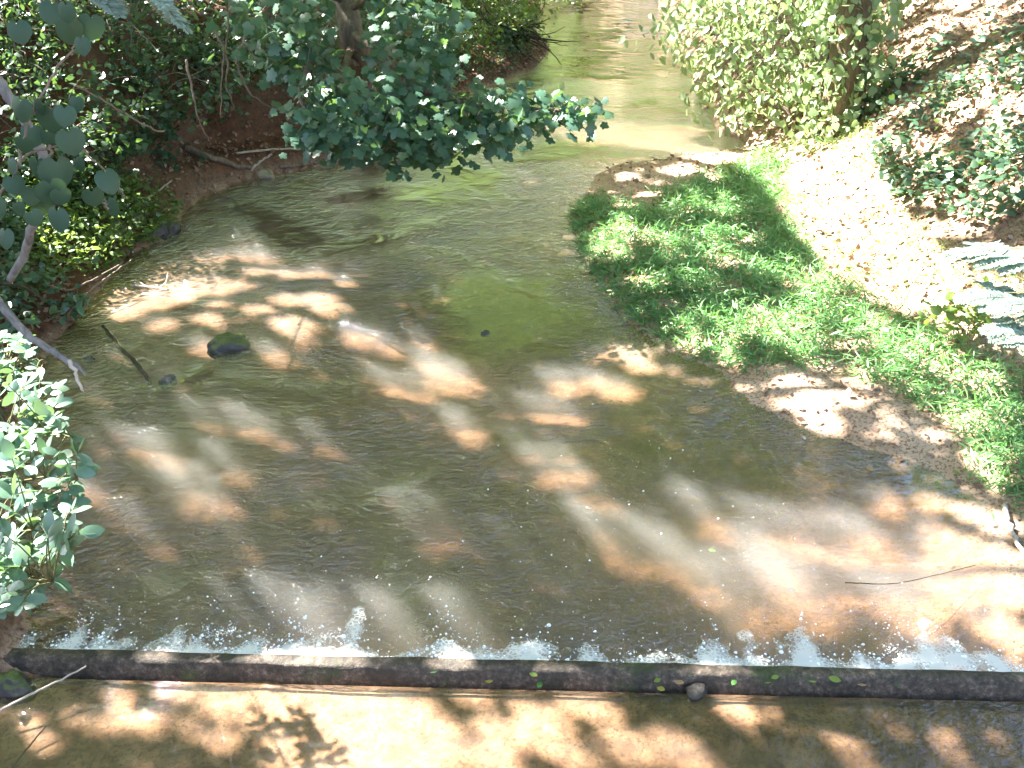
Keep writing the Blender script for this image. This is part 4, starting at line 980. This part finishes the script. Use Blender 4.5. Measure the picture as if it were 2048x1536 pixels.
kk = rng.random(len(s_)) < np.clip(r_ * 4.5, .03, 1); s_, y_ = s_[kk][:n1_], y_[kk][:n1_]
b1 = np.stack([W0[0] + wdir[0] * s_ + wnor[0] * y_, W0[1] + wdir[1] * s_ + wnor[1] * y_], -1); z1 = rng.exponential(.0022, len(b1)) + .0015
q = sample_poly([(250,1180),(420,1080),(600,1000),(900,900),(1200,800),(1500,930),(1800,1080),(2040,1200),(2040,1345),(1000,1320),(300,1290),(120,1260)], 2400)
b2 = plane(q[:, 0], q[:, 1])[:, :2]
cl = fbm(b2[:, 0] * 2.2, b2[:, 1] * 2.2, 3) + .25 * sstep(1100, 1300, q[:, 1]); k2 = cl + rng.normal(0, .12, len(cl)) > .06
b2 = b2[k2]; z2 = np.clip(rng.exponential(.0019, len(b2)), .0009, .009)
q3 = np.array([(465, 1262), (395, 1284), (420, 1271), (412, 1258), (440, 1266), (690, 1275), (610, 1262), (660, 1272), (340, 1300), (1600, 1285), (1780, 1300), (900, 1288)], float)
b3 = plane(q3[:, 0], q3[:, 1])[:, :2]; z3 = np.array([.026, .024, .017, .016, .014, .015, .015, .012, .015, .014, .013, .016])
# clusters of mini bubbles round the big ones
b4 = np.repeat(b3, 40, 0) + rng.normal(0, .022, (len(b3) * 40, 2)); z4 = rng.uniform(.0015, .004, len(b4))
B = np.vstack([b1, b2, b4]); zz = np.concatenate([z1, z2, z4])
B = np.hstack([B, np.full((len(B), 1), .002)])
n = len(B)
bub = leaves('bubbles', T_DOME, B, np.tile([[1., 0, 0]], (n, 1)), np.tile([[0, 0, 1.]], (n, 1)), zz, m_bub, None, True)
tag(bub, 'small white bubbles drifting on the pool towards the weir', 'bubbles', kind='stuff')
# pebbles on bed and bar
P = on_ground(30000, -4, 7, 4.2, 17)
ins = inpoly(WATER_POLY, P[:, 0], P[:, 1]); wd_ = weir_d(P[:, 0], P[:, 1])
dd_ = seg_dist(R, P[:, 0], P[:, 1]); P = P[((~ins & (dd_ < 1.0)) | (ins & (P[:, 2] > -.2))) & (rng.random(len(P)) < .5) & (wd_ > .15)]
n = len(P)
tag(leaves('pebbles', (T_DOME[0] * [1, .75, .6], T_DOME[1]), P, rdir(n) * [1, 1, .2], up_normals(n, .2), np.clip(rng.exponential(.006, n), .003, .03), rock_mat('pebble', (.10, .065, .04), (.38, .28, .19), 0), None, True), 'small pebbles on the sand bar and the shallow bed', 'pebbles', kind='stuff')
